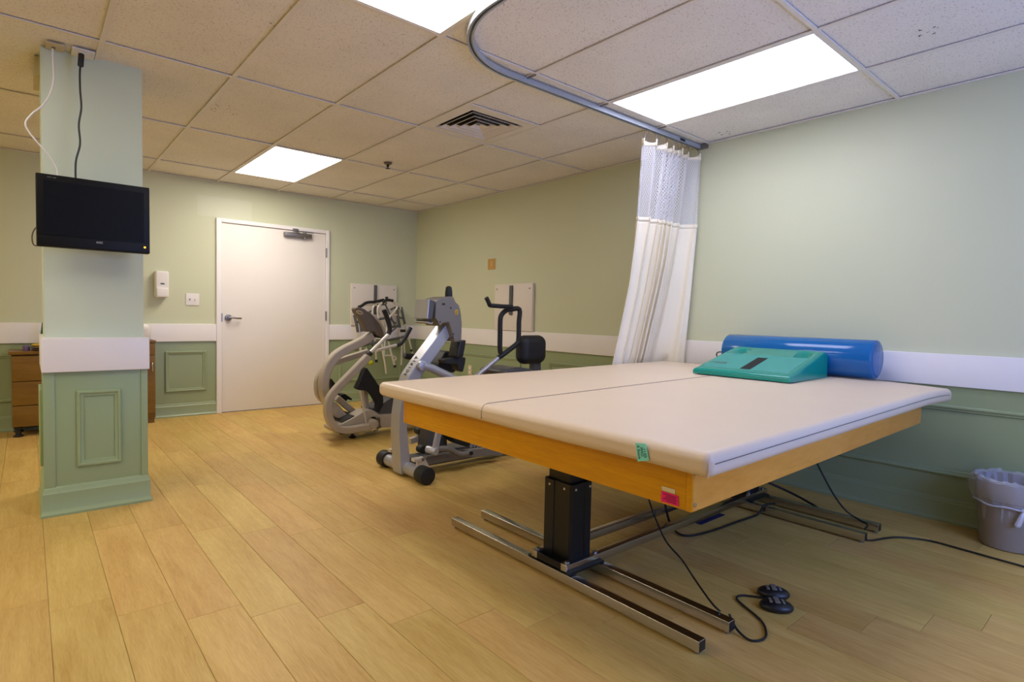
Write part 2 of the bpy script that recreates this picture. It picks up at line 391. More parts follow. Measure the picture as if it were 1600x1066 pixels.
obj('wainscot', B().box(XL, 1.507, YB - 0.004, YB, 0.0, 0.77).box(2.722, XR, YB - 0.004, YB, 0.0, 0.77), 'wains', wall_back)
obj('wainscot', B().box(XR - 0.004, XR, YF, YB, 0.0, 0.77), 'wains', wall_right)
def molding_frame(par, plane, a0, a1, z0, z1, wd=0.034):
    # stepped picture-frame moulding, mitred: plane ('y', value) faces -y, ('x', value) faces -x
    b = B(); prof = [(0, 0.0), (0, 0.010), (0.006, 0.016), (0.014, 0.016), (0.019, 0.010), (wd - 0.004, 0.008), (wd, 0.0)]
    vs = []; fs = []; n = len(prof)
    for (ca, cz, sa, sz) in ((a0, z0, 1, 1), (a1, z0, -1, 1), (a1, z1, -1, -1), (a0, z1, 1, -1)):
        for d, h in prof:
            a, z = ca + sa * d, cz + sz * d; q = plane[1] - h
            vs.append((a, q, z) if plane[0] == 'y' else (q, a, z))
    for c in range(4):
        for i in range(n - 1): fs.append((c * n + i, c * n + i + 1, ((c + 1) % 4) * n + i + 1, ((c + 1) % 4) * n + i))
    return obj('panel_molding', b.add(vs, fs), 'wains' if par.name.startswith('wall') else 'pilg', par, 30)
for a0, a1 in ((1.04, 1.413), (2.862, 3.70), (-0.80, 0.15), (-2.3, -1.1)): molding_frame(wall_back, ('y', YB - 0.004), a0, a1, 0.255, 0.668)
for a0, a1 in ((4.427, 5.522), (2.45, 4.006), (-0.3, 1.98)): molding_frame(wall_right, ('x', XR - 0.004), a0, a1, 0.262, 0.658)
def base_prof(b, plane, a0, a1, flip=1):
    prof = [(0, 0), (0.026, 0), (0.026, 0.012), (0.017, 0.022), (0.014, 0.03), (0.014, 0.108), (0.009, 0.116), (0.009, 0.124), (0.004, 0.134), (0, 0.136)]
    n = len(prof); vs = []
    for a in (a0, a1):
        for d, z in prof:
            q = plane[1] - d * flip; vs.append((a, q, z) if plane[0] == 'y' else (q, a, z))
    return b.add(vs, [(i, i + 1, n + i + 1, n + i) for i in range(n - 1)] + [tuple(range(n)), tuple(range(n, 2 * n))])
struct(obj('baseboard_back', base_prof(base_prof(B(), ('y', YB - 0.004), XL, 1.507), ('y', YB - 0.004), 2.722, XR), 'wains', angle=30))
struct(obj('baseboard_right', base_prof(B(), ('x', XR - 0.004), YF, YB), 'wains', angle=30))
struct(obj('trim_1', B().box(XL, 1.507, YB - 0.022, YB, 0.767, 0.945, 0.003), 'trim'))
struct(obj('trim_2', B().box(2.722, XR, YB - 0.022, YB, 0.767, 0.945, 0.003), 'trim'))
struct(obj('trim_3', B().box(XR - 0.022, XR, YF, YB, 0.765, 0.943, 0.003), 'trim'))
# faint repaired patch of paint above the door
obj('paint_patch', B().box(1.33, 1.86, YB - 0.0015, YB, 2.06, 2.27), mat('wall_paint_patch', (209, 211, 182), 0.5, var=0.02), wall_back)

# door
door = struct(obj('door_1', B().box(1.561, 2.678, YB - 0.012, YB + 0.032, 0.008, 2.010, 0.002), 'door'))
obj('door_frame', B().box(1.507, 1.557, YB - 0.03, YB + 0.1, 0, 2.055, 0.003).box(2.682, 2.722, YB - 0.03, YB + 0.1, 0, 2.055, 0.003).box(1.557, 2.682, YB - 0.03, YB + 0.1, 2.014, 2.055, 0.003), 'trim', door)
obj('door_backing', B().box(1.5, 2.73, YB + 0.1, YB + 0.12, 0, 2.1), 'trim', door)
h = obj('door_handle', B().cyl((1.622, YB - 0.012, 1.015), (1.622, YB - 0.030, 1.015), 0.034, 20, 0.004).cyl((1.622, YB - 0.03, 1.015), (1.622, YB - 0.062, 1.015), 0.014)
        .tube(cr([(1.622, YB - 0.062, 1.015), (1.65, YB - 0.066, 1.017), (1.70, YB - 0.064, 1.011), (1.742, YB - 0.055, 1.009)]), 0.010), 'steel', door)
obj('strike_plate', B().box(1.552, 1.562, YB - 0.033, YB - 0.010, 0.97, 1.06), 'steel', door)
c_ = obj('door_closer', B().box(2.195, 2.50, YB - 0.068, YB - 0.012, 1.937, 1.985, 0.008).cyl((2.42, YB - 0.045, 1.925), (2.42, YB - 0.045, 1.997), 0.019, 14).cyl((2.19, YB - 0.04, 1.961), (2.215, YB - 0.04, 1.961), 0.02, 14), 'steel', door)
obj('closer_arm', B().box(2.33, 2.52, YB - 0.065, YB - 0.05, 1.997, 2.007).box(2.29, 2.35, YB - 0.05, YB - 0.028, 2.006, 2.03), 'steel', door)
for z in (1.79, 1.05, 0.28):
    obj('hinge', B().cyl((2.682, YB - 0.036, z - 0.055), (2.682, YB - 0.036, z + 0.055), 0.008, 10).box(2.676, 2.688, YB - 0.032, YB - 0.028, z - 0.055, z + 0.055), 'steel', door)

# ------------------------------------------------------------------ ceiling
ceiling = struct(obj('ceiling', B().box(XL, XR, YF, YB, H + 0.03, H + 0.06), 'plenum'))
GX = [0.3018 + 0.6096 * k for k in range(-5, 6)]; GY = [2.348 + 1.2192 * k for k in range(-3, 4)]
xs = [XL] + GX + [XR]; ys = [YF] + GY[0:] + [YB]
ys = sorted(set([YF] + [g for g in GY if g > YF + .05] + [YB]))
LIGHTS = {}
def cell(x, y): return (max(a for a in xs if a <= x), max(a for a in ys if a <= y))
for nm, x, y in (('n1', 1.2, 1.7), ('n2', 3.0, 1.7), ('n3', -1.8, 1.7), ('f1', 1.8, 5.4), ('f2', -0.6, 3.0), ('f3', -2.4, 4.2)): LIGHTS[cell(x, y)] = nm
VENT = cell(2.4, 3.2)
tile_me = {}
for xa, xb in zip(xs[:-1], xs[1:]):
    for ya, yb in zip(ys[:-1], ys[1:]):
        if (xa, ya) in LIGHTS: continue
        y1 = yb
        if (xa, ya) == VENT: y1 = ya + 0.6096
        obj('ceiling_tile', B().box(xa + 0.004, xb - 0.004, ya + 0.004, y1 - 0.004, H + 0.007, H + 0.020), 'tile', ceiling)
def bar(x0, x1, y0, y1):
    return obj('grid_bar', B().box(x0, x1, y0, y1, H - 0.003, H + 0.0025), 'grid', ceiling)
for x in GX: bar(x - 0.012, x + 0.012, YF, YB)
for y in ys[1:-1]:
    for xa, xb in zip(xs[:-1], xs[1:]): bar(xa + 0.012, xb - 0.012, y - 0.010, y + 0.010)
bar(VENT[0] + 0.012, VENT[0] + 0.5976, VENT[1] + 0.6, VENT[1] + 0.62)
obj('wall_angle', B().box(XR - 0.02, XR, YF, YB, H - 0.004, H + 0.002).box(XL, XR - 0.02, YB - 0.02, YB, H - 0.004, H + 0.002), 'grid', ceiling)
LL = dict(n1='bright fluorescent ceiling panel beside the curved end of the curtain track', n2='bright fluorescent ceiling panel above the treatment table, next to the right wall',
          f1='bright ceiling panel in front of the white door', f2='ceiling panel light left of the pillar, in the middle of the room',
          n3='ceiling panel light out on the left of the room, level with the near panels', f3='ceiling panel light in the far left corner of the room')
for (xa, ya), nm in LIGHTS.items():
    xb = xs[xs.index(xa) + 1]; yb = ys[ys.index(ya) + 1]
    t = thing('ceiling_light', LL[nm], 'ceiling light', ((xa + xb) / 2, (ya + yb) / 2, H), 'fluorescent ceiling panels')
    a, b_, c, d = xa + 0.012, xb - 0.012, ya + 0.010, yb - 0.010; e = 0.012
    obj('light_frame', B().box(a, a + e, c, d, H - 0.002, H + 0.028).box(b_ - e, b_, c, d, H - 0.002, H + 0.028).box(a + e, b_ - e, c, c + e, H - 0.002, H + 0.028).box(a + e, b_ - e, d - e, d, H - 0.002, H + 0.028), 'white', t)
    obj('diffuser', B().box(a + e, b_ - e, c + e, d - e, H + 0.002, H + 0.006), {'n1': 'lamp_near', 'n2': 'lamp_wall', 'n3': 'lamp_left', 'f2': 'lamp_mid'}.get(nm, 'lamp_far'), t)

# supply air diffuser
vx0, vx1, vy0, vy1 = VENT[0], VENT[0] + 0.6096, VENT[1] + 0.6096, VENT[1] + 1.2192
vt = thing('air_vent', 'square cream air diffuser with dark louvres set in the ceiling', 'air vent', ((vx0 + vx1) / 2, (vy0 + vy1) / 2, H))
vcx, vcy = (vx0 + vx1) / 2, (vy0 + vy1) / 2
def ring(b, r0, z0, r1, z1, t=0.0):
    vs = []; 
    for r, z in ((r0, z0), (r1, z1)): vs += [(vcx - r, vcy - r, z), (vcx + r, vcy - r, z), (vcx + r, vcy + r, z), (vcx - r, vcy + r, z)]
    return b.add(vs, [(i, (i + 1) % 4, 4 + (i + 1) % 4, 4 + i) for i in range(4)], False)
obj('vent_panel', ring(ring(B(), 0.293, H, 0.225, H), 0.225, H, 0.215, H + 0.02), 'grid', vt)
obj('vent_duct', B().box(vcx - 0.225, vcx + 0.225, vcy - 0.225, vcy + 0.225, H + 0.022, H + 0.026), 'duct', vt)
for r in (0.205, 0.155, 0.105, 0.055):
    obj('vent_louvre', ring(ring(ring(B(), r, H - 0.004, r - 0.030, H + 0.018), r, H - 0.004, r - 0.006, H - 0.004), r - 0.006, H - 0.004, r - 0.033, H + 0.018), 'grid', vt)
sp = thing('sprinkler', 'small dark sprinkler head under the ceiling tile', 'sprinkler', (2.448, 4.613, H))
obj('escutcheon', B().lathe([(0.036, H + 0.004), (0.036, H - 0.004), (0.028, H - 0.010), (0.016, H - 0.014)], 2.448, 4.613, 20), 'brown', sp)
obj('nozzle', B().lathe([(0.012, H - 0.010), (0.012, H - 0.030), (0.005, H - 0.034), (0.005, H - 0.044), (0.020, H - 0.046), (0.020, H - 0.049)], 2.448, 4.613, 14), 'bmetal', sp)

# ------------------------------------------------------------------ pillar with TV
pl = thing('pillar', 'square pillar, grey-green above and sage panelling below, carrying the television', 'pillar', (0.285, 4.0, 0))
PX0, PX1, PY0, PY1 = 0.066, 0.505, 3.84, 4.28
obj('shaft', B().box(PX0, PX1, PY0, PY1, 0.9, H + 0.012), 'pilw', pl)
lx0, lx1, ly0, ly1 = 0.058, 0.512, 3.79, 4.33
obj('lower_casing', B().box(lx0, lx1, ly0, ly1, 0.0, 0.80, 0.002), 'pilg', pl)
for x0, x1 in ((lx0 - 0.004, lx0 + 0.045), (lx1 - 0.03, lx1 + 0.003)):
    obj('corner_stile', B().box(x0, x1, ly0 - 0.006, ly0 + 0.002, 0.13, 0.76, 0.002), 'pilg', pl)
obj('white_band', B().box(0.050, 0.522, 3.762, 4.36, 0.757, 0.934, 0.003), 'trim', pl)
molding_frame(pl, ('y', ly0), 0.192, 0.390, 0.243, 0.652, 0.034)
obj('side_panel', B().box(lx0 - 0.016, lx0, 3.90, 4.22, 0.243, 0.652, 0.004), 'pilg', pl)
bb = B(); prof = [(0.034, 0), (0.034, 0.012), (0.024, 0.024), (0.020, 0.032), (0.020, 0.118), (0.014, 0.126), (0.012, 0.138), (0.006, 0.148), (0.0, 0.152)]
n = len(prof); vs = []
for cx, cy, sx, sy in ((lx0, ly0, -1, -1), (lx1, ly0, 1, -1), (lx1, ly1, 1, 1), (lx0, ly1, -1, 1)):
    for d, z in prof: vs.append((cx + sx * d * 0.6, cy + sy * d, z))
fs = []
for c in range(4):
    for i in range(n - 1): fs.append((c * n + i, ((c + 1) % 4) * n + i, ((c + 1) % 4) * n + i + 1, c * n + i + 1))
obj('pillar_base', bb.add(vs, fs), 'pilg', pl, 30)
obj('ceiling_collar', B().box(0.040, PX0, 4.0, 4.3, H - 0.10, H - 0.004), 'cream', pl)

tv = thing('television', 'black flat-screen television on the pillar', 'television', (0.27, 3.63, 1.39))
fr = obj('housing', B().box(0.037, 0.505, 3.603, 3.655, 1.392, 1.744, 0.006), 'tvblack', tv)
obj('screen', B().box(0.066, 0.478, 3.600, 3.606, 1.452, 1.712), 'screen', tv)
obj('lower_bezel', B().box(0.040, 0.502, 3.598, 3.606, 1.396, 1.446, 0.003), 'tvblack', tv)
text('maker_mark', 'AOC', 0.013, (0.285, 3.5975, 1.430), (1, 0, 0), (0, 0, 1), 'alu', tv)
text('model_print', 'HDTV 1080', 0.007, (0.080, 3.6025, 1.729), (1, 0, 0), (0, 0, 1), 'steel', tv, 0.0005, 'LEFT')
obj('power_light', B().cyl((0.481, 3.594, 1.424), (0.481, 3.600, 1.424), 0.005, 12), 'led', tv)
obj('back_cover', B().box(0.10, 0.44, 3.652, 3.70, 1.42, 1.70, 0.015), 'black', tv)
obj('wall_bracket', B().box(0.20, 0.36, 3.69, PY0 - 0.001, 1.50, 1.64, 0.004), 'bmetal', tv)
tag(obj('tv_aerial_cable', B().tube(cr([(0.112,3.72,2.388),(0.113,3.72,2.313),(0.115,3.72,2.245),(0.104,3.72,2.176),(0.074,3.72,2.105),(0.029,3.72,2.047),(0.004,3.72,1.998),(0.016,3.72,1.957),(0.047,3.72,1.914),(0.081,3.72,1.87),(0.11,3.72,1.825),(0.125,3.72,1.783),(0.119,3.72,1.737)], 8), 0.0042, 8), 'white'), 'white cable hanging from the ceiling plate down to the television', 'cable')
tag(obj('tv_power_cable', B().tube(cr([(0.226,3.72,2.36),(0.22,3.72,2.307),(0.22,3.72,2.216),(0.224,3.72,2.127),(0.213,3.72,2.036),(0.217,3.72,1.94),(0.2,3.72,1.855),(0.197,3.72,1.783),(0.199,3.72,1.725)], 8), 0.0045, 8).cyl([(0.227,3.72,2.399)][0], [(0.223,3.72,2.333)][0], 0.013, 12, 0.004), 'black'), 'black power cord hanging in front of the pillar down to the television', 'cable')
tag(obj('tv_side_cable', B().tube(cr([(0.046,3.68,1.493),(0.032,3.68,1.479),(0.022,3.68,1.446),(0.024,3.68,1.409),(0.035,3.68,1.397),(0.055,3.68,1.402)], 8), 0.003, 8), 'brown'), 'thin brown cable looping out at the lower left of the television', 'cable')
t = thing('aerial_plate', 'tan ceiling plate feeding the white cable', 'outlet', (0.122, 3.79, H - 0.003))
obj('plate', B().box(0.086, 0.160, 3.735, 3.835, H - 0.010, H - 0.003, 0.002), 'cream', t); obj('jack', B().cyl((0.118, 3.79, H - 0.010), (0.118, 3.79, H - 0.018), 0.008, 12), 'steel', t)
t = thing('ceiling_socket', 'white ceiling socket feeding the black power cord', 'outlet', (0.235, 3.79, H - 0.003))
obj('plate', B().box(0.190, 0.286, 3.720, 3.838, H - 0.012, H - 0.003, 0.002), 'white', t); obj('socket_face', B().box(0.214, 0.262, 3.745, 3.815, H - 0.016, H - 0.011, 0.002), 'white', t)

# ------------------------------------------------------------------ back wall fittings
t = thing('soap_dispenser', 'white soap dispenser on the back wall beside the pillar', 'dispenser', (1.008, YB - 0.05, 1.205))
obj('dispenser_body', B().box(0.950, 1.066, YB - 0.10, YB, 1.215, 1.465, 0.018), 'white', t)
obj('push_bar', B().box(0.955, 1.061, YB - 0.115, YB - 0.02, 1.205, 1.300, 0.014), 'white', t)
obj('level_window', B().box(0.992, 1.026, YB - 0.103, YB - 0.095, 1.332, 1.346), 'dshell', t)
t = thing('switch_plate', 'white double switch plate between soap dispenser and door', 'switch', (1.288, YB, 1.133))
obj('plate', B().box(1.226, 1.350, YB - 0.008, YB, 1.135, 1.257, 0.003), 'white', t)
for x in (1.262, 1.312): obj('toggle', B().box(x - 0.005, x + 0.005, YB - 0.022, YB - 0.006, 1.187, 1.205, 0.002), 'steel' if x < 1.3 else 'white', t)
def board(x, loc_label, pts):
    return None
t = thing('wall_board', 'square white wall board with a hanging strap, on the back wall behind the walkers', 'wall board', (3.30, YB - 0.03, 0.945))
obj('panel', B().box(2.995, 3.614, YB - 0.034, YB - 0.004, 0.94, 1.452, 0.003), 'board', t)
obj('hanging_strap', B().box(3.292, 3.330, YB - 0.052, YB - 0.032, 1.08, 1.446, 0.006), 'strap', t)
obj('hook_arm', B().tube(cr([(3.311, YB - 0.04, 1.20), (3.311, YB - 0.20, 1.20), (3.311, 6.26, 1.205), (3.311, 6.235, 1.235)], 5), 0.010, 10), 'strap', t)
for x in (3.035, 3.575): obj('screw', B().cyl((x, YB - 0.034, 1.40), (x, YB - 0.040, 1.40), 0.008, 10), 'steel', t)
t = thing('wall_board', 'square white wall board with a hanging strap, on the right wall above the exercise machine', 'wall board', (XR - 0.03, 4.55, 0.945))
obj('panel', B().box(XR - 0.034, XR - 0.003, 4.248, 4.857, 0.945, 1.437, 0.003), 'board', t)
obj('hanging_strap', B().box(XR - 0.052, XR - 0.032, 4.548, 4.595, 1.11, 1.420, 0.006), 'strap', t)
for y in (4.29, 4.815): obj('screw', B().cyl((XR - 0.034, y, 1.385), (XR - 0.040, y, 1.385), 0.008, 10), 'steel', t)
t = thing('wall_tag', 'small tan plate stuck high on the right wall above the machines', 'wall plate', (XR, 4.96, 1.61))
obj('plate', B().box(XR - 0.006, XR, 4.897, 5.026, 1.608, 1.727, 0.002), 'tan', t); obj('slot', B().box(XR - 0.009, XR - 0.005, 4.952, 4.968, 1.645, 1.70), 'cream', t)
t = thing('wall_socket', 'cream wall socket low on the right wainscot', 'outlet', (XR, 5.32, 0.40))
obj('plate', B().box(XR - 0.011, XR - 0.004, 5.285, 5.355, 0.40, 0.515, 0.002), 'cream', t)
for z in (0.434, 0.482): obj('socket_face', B().box(XR - 0.014, XR - 0.010, 5.302, 5.338, z - 0.014, z + 0.014, 0.002), 'white', t)

# ------------------------------------------------------------------ cabinets behind the pillar
t = thing('drawer_cabinet', 'oak three-drawer cabinet on black feet left of the pillar', 'cabinet', (0.11, 6.38, 0))
obj('carcass', B().box(-0.108, 0.33, 6.225, 6.53, 0.082, 0.685, 0.002), 'oak', t)
obj('cabinet_top', B().box(-0.126, 0.35, 6.195, 6.54, 0.690, 0.716, 0.004), 'oak', t)
for z0, z1 in ((0.468, 0.676), (0.266, 0.462), (0.088, 0.260)): obj('drawer', B().box(-0.106, 0.328, 6.203, 6.223, z0, z1, 0.003), 'oak', t)
for x, y in ((-0.07, 6.245), (0.29, 6.245), (-0.07, 6.49), (0.29, 6.49)): obj('foot', B().lathe([(0.034, 0.001), (0.036, 0.008), (0.020, 0.022), (0.020, 0.060), (0.030, 0.064), (0.030, 0.081)], x, y, 16), 'black', t)
tag(obj('therapy_cone', B().lathe([(0.046, 0.7775), (0.044, 0.79), (0.026, 0.955), (0.022, 0.957)], 0.118, 6.30, 24), 'green'), 'dark green plastic cone standing on the stacked discs', 'cone')
t = thing('disc_stack', 'yellow disc on top of a stack of brown discs on the drawer cabinet', 'discs', (0.11, 6.30, 0.717))
for k, (z, r, m) in enumerate(((0.7170, 0.095, 'maroon'), (0.7365, 0.100, 'brown'), (0.7560, 0.092, 'yellow'))):
    obj('disc', B().lathe([(r - 0.012, z), (r, z + 0.006), (r, z + 0.012), (r - 0.014, z + 0.019)], 0.115, 6.30, 28), m, t)
tag(obj('pill_tub', B().lathe([(0.024, 0.7165), (0.025, 0.72), (0.025, 0.752), (0.019, 0.757), (0.019, 0.764)], -0.012, 6.30, 18), 'purple'), 'small purple tub at the corner of the drawer cabinet', 'tub')
t = thing('door_cabinet', 'oak cabinet with a chrome door handle, half hidden right of the pillar', 'cabinet', (0.69, 6.42, 0))
obj('carcass', B().box(0.455, 0.922, 6.315, 6.53, 0.05, 0.770, 0.002), 'oak', t)
obj('cabinet_top', B().box(0.45, 0.927, 6.29, 6.54, 0.770, 0.792, 0.004), 'oak', t)
obj('plinth', B().box(0.46, 0.915, 6.33, 6.53, 0.0, 0.05), 'oak', t)
obj('drawer', B().box(0.460, 0.918, 6.295, 6.315, 0.652, 0.765, 0.003), 'oak', t)
d = obj('cabinet_door', B().box(0.460, 0.918, 6.295, 6.315, 0.10, 0.645, 0.003), 'oak', t)
obj('handle', B().tube(cr([(0.893, 6.297, 0.59), (0.893, 6.272, 0.575), (0.893, 6.268, 0.54), (0.893, 6.272, 0.505), (0.893, 6.297, 0.49)]), 0.006), 'chrome', d)
t = thing('white_tub', 'white plastic tub standing on the half hidden oak cabinet', 'tub', (0.83, 6.40, 0.793))
obj('tub_body', B().lathe([(0.055, 0.793), (0.06, 0.80), (0.064, 0.90), (0.060, 0.905)], 0.835, 6.40, 24), 'white', t); obj('lid', B().lathe([(0.066, 0.902), (0.066, 0.925), (0.05, 0.945), (0.015, 0.950)], 0.835, 6.40, 24), 'white', t)

# ------------------------------------------------------------------ treatment table
K = 0.009
tb = thing('treatment_table', 'large tan padded treatment table with oak apron on a black lifting column base', 'treatment table', (2.54, 1.68, 0))
TILT = Matrix.Translation((1.335, 0, 0.69)) @ Matrix.Rotation(-math.atan(K), 4, 'Y') @ Matrix.Translation((-1.335, 0, -0.69))
mb = B().box(1.335, 3.773, 0.765, 2.594, 0.688, 0.758, 0.026, 5, 14)
vs = []
for x, y, z in mb.v:
    t_ = max(0, (x - 3.2) / 0.57) * max(0, (1.35 - y) / 0.58); z -= 0.018 * t_ * t_
    if z < 0.70 : z -= 0.004 * math.sin(x * 9) * math.sin(y * 7 + 1)
    if z > 0.74: z += 0.0008 * math.sin(x * 5 + y * 2) + 0.0006 * math.sin(y * 8 - x) - 0.001
    vs.append((x, y, z))
mb.v = vs
mat_o = obj('mat', mb.xf(TILT), 'vinyl', tb, 60)
sm = [(1.3345, 1.735, 0.700), (1.3345, 1.735, 0.730), (1.3372, 1.735, 0.742), (1.3435, 1.736, 0.7505), (1.352, 1.737, 0.7555), (1.370, 1.740, 0.7582)] + [(1.37 + (3.74 - 1.37) * i / 14, 1.740 + 0.055 * i / 14, 0.7590) for i in range(1, 15)]
obj('seam', B().tube([TILT @ Vector(p) for p in sm], 0.0012, 6), 'seam', mat_o)
obj('edge_seam', B().tube([TILT @ Vector((1.36 + 2.35 * i / 20, 0.7640 + (0.002 if i == 20 else 0), 0.729 - (0.018 * max(0, (1.36 + 2.35 * i / 20 - 3.2) / 0.57) ** 2))) for i in range(21)], 0.0013, 6), 'seam', mat_o)
obj('corner_pleat', B().tube([TILT @ Vector(p) for p in ((1.3445, 0.7745, 0.742), (1.342, 0.772, 0.725), (1.341, 0.771, 0.705), (1.345, 0.775, 0.692))], 0.0018, 6), 'vinyl', mat_o)
ax0, ax1, ay0, ay1, az0, az1 = 1.415, 3.612, 0.862, 2.475, 0.560, 0.690
obj('apron_board', B().box(ax0, ax0 + 0.02, ay0 + 0.020, ay1 - 0.02, az0, az1, 0.002).xf(TILT), 'apron', tb)
obj('apron_board', B().box(ax1 - 0.02, ax1, ay0 + 0.02, ay1 - 0.02, az0, az1, 0.002).xf(TILT), 'apron', tb)
obj('apron_board', B().box(ax0 + 0.004, ax1, ay0, ay0 + 0.0195, az0, az1, 0.002).xf(TILT), 'apron_x', tb)
obj('apron_board', B().box(ax0, ax1, ay1 - 0.0195, ay1, az0, az1, 0.002).xf(TILT), 'apron_x', tb)
obj('edge_banding', B().box(ax0 - 0.0005, ax0 + 0.0038, ay0 + 0.0005, ay0 + 0.0195, az0, az1, 0.001).xf(TILT), 'apron', tb)
obj('table_deck', B().box(ax0 + 0.02, ax1 - 0.02, ay0 + 0.02, ay1 - 0.02, 0.660, 0.688).xf(TILT), 'oak', tb)
for z in (0.580, 0.668):
    s_ = obj('screw', B().cyl((1.428, ay0, z), (1.428, ay0 - 0.004, z), 0.006, 12, 0.001).xf(TILT), 'chrome', tb)
# base: four floor rails, two cross rails, two lifting columns
for x in (1.678, 1.870, 3.192, 3.400):
    r_ = obj('floor_rail', B().box(x - 0.0195, x + 0.0195, 0.965, 2.392, 0.012, 0.050, 0.002), 'chrome', tb)
    for y in (0.985, 2.37): obj('levelling_foot', B().cyl((x, y, 0.0), (x, y, 0.0125), 0.013, 12), 'steel', r_)
    obj('rail_cap', B().box(x - 0.017, x + 0.017, 0.9635, 0.968, 0.0145, 0.0475), 'black', r_)
for y in (1.590, 1.768):
    obj('cross_rail', B().box(1.664, 3.415, y - 0.018, y + 0.018, 0.0505, 0.0865, 0.002), 'chrome', tb)
for cx in (1.772, 3.298):
    p = obj('column_plate', B().box(cx - 0.108, cx + 0.108, 1.555, 1.805, 0.0505, 0.058).box(cx - 0.108, cx - 0.1, 1.610, 1.750, 0.052, 0.085), 'bmetal', tb)
    for bx, by in ((-0.085, 1.590), (0.085, 1.590), (-0.085, 1.768), (0.085, 1.768)): obj('bolt', B().cyl((cx + bx, by, 0.086), (cx + bx, by, 0.094), 0.011, 6), 'steel', p)
    sl = B().prism([(cx + a, b_ + 1.678, 0) for a, b_ in ((-0.068, -0.074), (-0.056, -0.084), (-0.020, -0.084), (-0.018, -0.080), (0.018, -0.080), (0.020, -0.084), (0.056, -0.084), (0.068, -0.074), (0.068, -0.02), (0.064, -0.018), (0.064, 0.018), (0.068, 0.02), (0.068, 0.074), (0.056, 0.084), (-0.056, 0.084), (-0.068, 0.074), (-0.068, 0.02), (-0.064, 0.018), (-0.064, -0.018), (-0.068, -0.02))], 2, 0.060, 0.405)
    c1 = obj('column_sleeve', sl, 'bmetal', tb, 25)
    for px_, py_ in ((-0.0685, 1.633), (-0.0685, 1.722)): obj('rivet', B().cyl((cx + px_, py_, 0.384), (cx + px_ - 0.003, py_, 0.384), 0.005, 10), 'alu', c1)
    for px_ in (-0.042, 0.045): obj('rivet', B().cyl((cx + px_, 1.594, 0.384), (cx + px_, 1.591, 0.384), 0.005, 10), 'alu', c1)
    obj('column_mast', B().box(cx - 0.054, cx + 0.054, 1.678 - 0.068, 1.678 + 0.068, 0.40, 0.660, 0.008), 'bmetal', tb)

# labels stuck to the table
def on_face(p, q, x):   # y, z -> point on the face x
    return (x, p, q)
nt = thing('sticky_note', 'teal handwritten paper note stuck to the near edge of the tan mat', 'note', (1.33, 0.975, 0.69))
q = [(0.999, 0.7455), (0.963, 0.7495), (0.950, 0.7045), (0.988, 0.693)]
def quad(x, q, t=0.0012): return B().add([(x, a, b_) for a, b_ in q] + [(x + t, a, b_) for a, b_ in q], [(0, 1, 2, 3), (7, 6, 5, 4), (0, 4, 5, 1), (1, 5, 6, 2), (2, 6, 7, 3), (3, 7, 4, 0)], False)
obj('paper', quad(1.3300, q), 'note', nt)
wd = (0, -0.22, -0.97); wu = (0, -0.97, 0.22)
for body, oy, oz in (('11:05', 0.9645, 0.7225), ('PMO', 0.9755, 0.7235), ('R Stock', 0.9855, 0.7205)):
    text('handwriting', body, 0.0125, (1.3295, oy, oz), wd, wu, 'ink', nt, 0.0003)
lb = thing('pink_label', 'bright pink printed label on the oak apron near the table corner', 'label', (1.414, 0.932, 0.568))
q = [(0.962, 0.5985), (0.9055, 0.5975), (0.9035, 0.568), (0.962, 0.5675)]
obj('paper', quad(1.4135, q), 'pink', lb)
for k in range(5): 
    z = 0.592 - k * 0.0047; obj('print_line', B().box(1.4129, 1.4136, 0.910 + 0.003 * (k % 2), 0.956 - 0.006 * ((k * 2) % 3), z - 0.0011, z + 0.0011), 'pinkink', lb)
tag(obj('white_label', quad(1.4133, [(0.962, 0.6135), (0.9165, 0.6130), (0.9165, 0.6000), (0.960, 0.6015)]), 'paper'), 'small white paper strip stuck just above the pink label', 'label')

# ------------------------------------------------------------------ bolster and wedge on the table
def zt(x): return 0.7585 + K * (x - 1.335) + 0.002
bx, br = 3.735, 0.113; bz = zt(bx) + br
bo = thing('bolster_roll', 'glossy blue vinyl bolster roll lying along the wall end of the table', 'bolster', (bx, 1.57, bz - br))
pf = [(0.0, br - 0.012), (0.004, br - 0.004), (0.010, br)]
y0, y1 = 1.115, 2.03
prof = [(y0 + a, r) for a, r in pf] + [(y1 - a, r) for a, r in reversed(pf)]
obj('roll', B().tube([(bx, y, bz) for y, r in prof], [r for y, r in prof], 48), 'blue', bo)
obj('end_cap', B().cyl((bx, y0 - 0.003, bz), (bx, y0 + 0.002, bz), br - 0.022, 40, 0.0015), 'blue', bo)
obj('carry_loop', B().tube(cr([(bx - 0.06, y1 - 0.01, bz - 0.015), (bx - 0.08, y1 + 0.03, bz - 0.012), (bx - 0.085, y1 + 0.045, bz - 0.03), (bx - 0.08, y1 + 0.03, bz - 0.05), (bx - 0.06, y1 - 0.01, bz - 0.045)], 6), 0.004, 8), 'black', bo)
wz = zt(3.35)
we = thing('wedge', 'teal foam positioning wedge with a black strip lying in front of the blue roll', 'wedge', (3.35, 1.6, wz))
X0, X1, Y0, Y1 = 3.085, 3.605, 1.325, 1.905
bm = B().box(X0, X1, Y0, Y1, 0, 1, 0.0, 1, 1)
b_ = B(); nx, ny = 24, 28
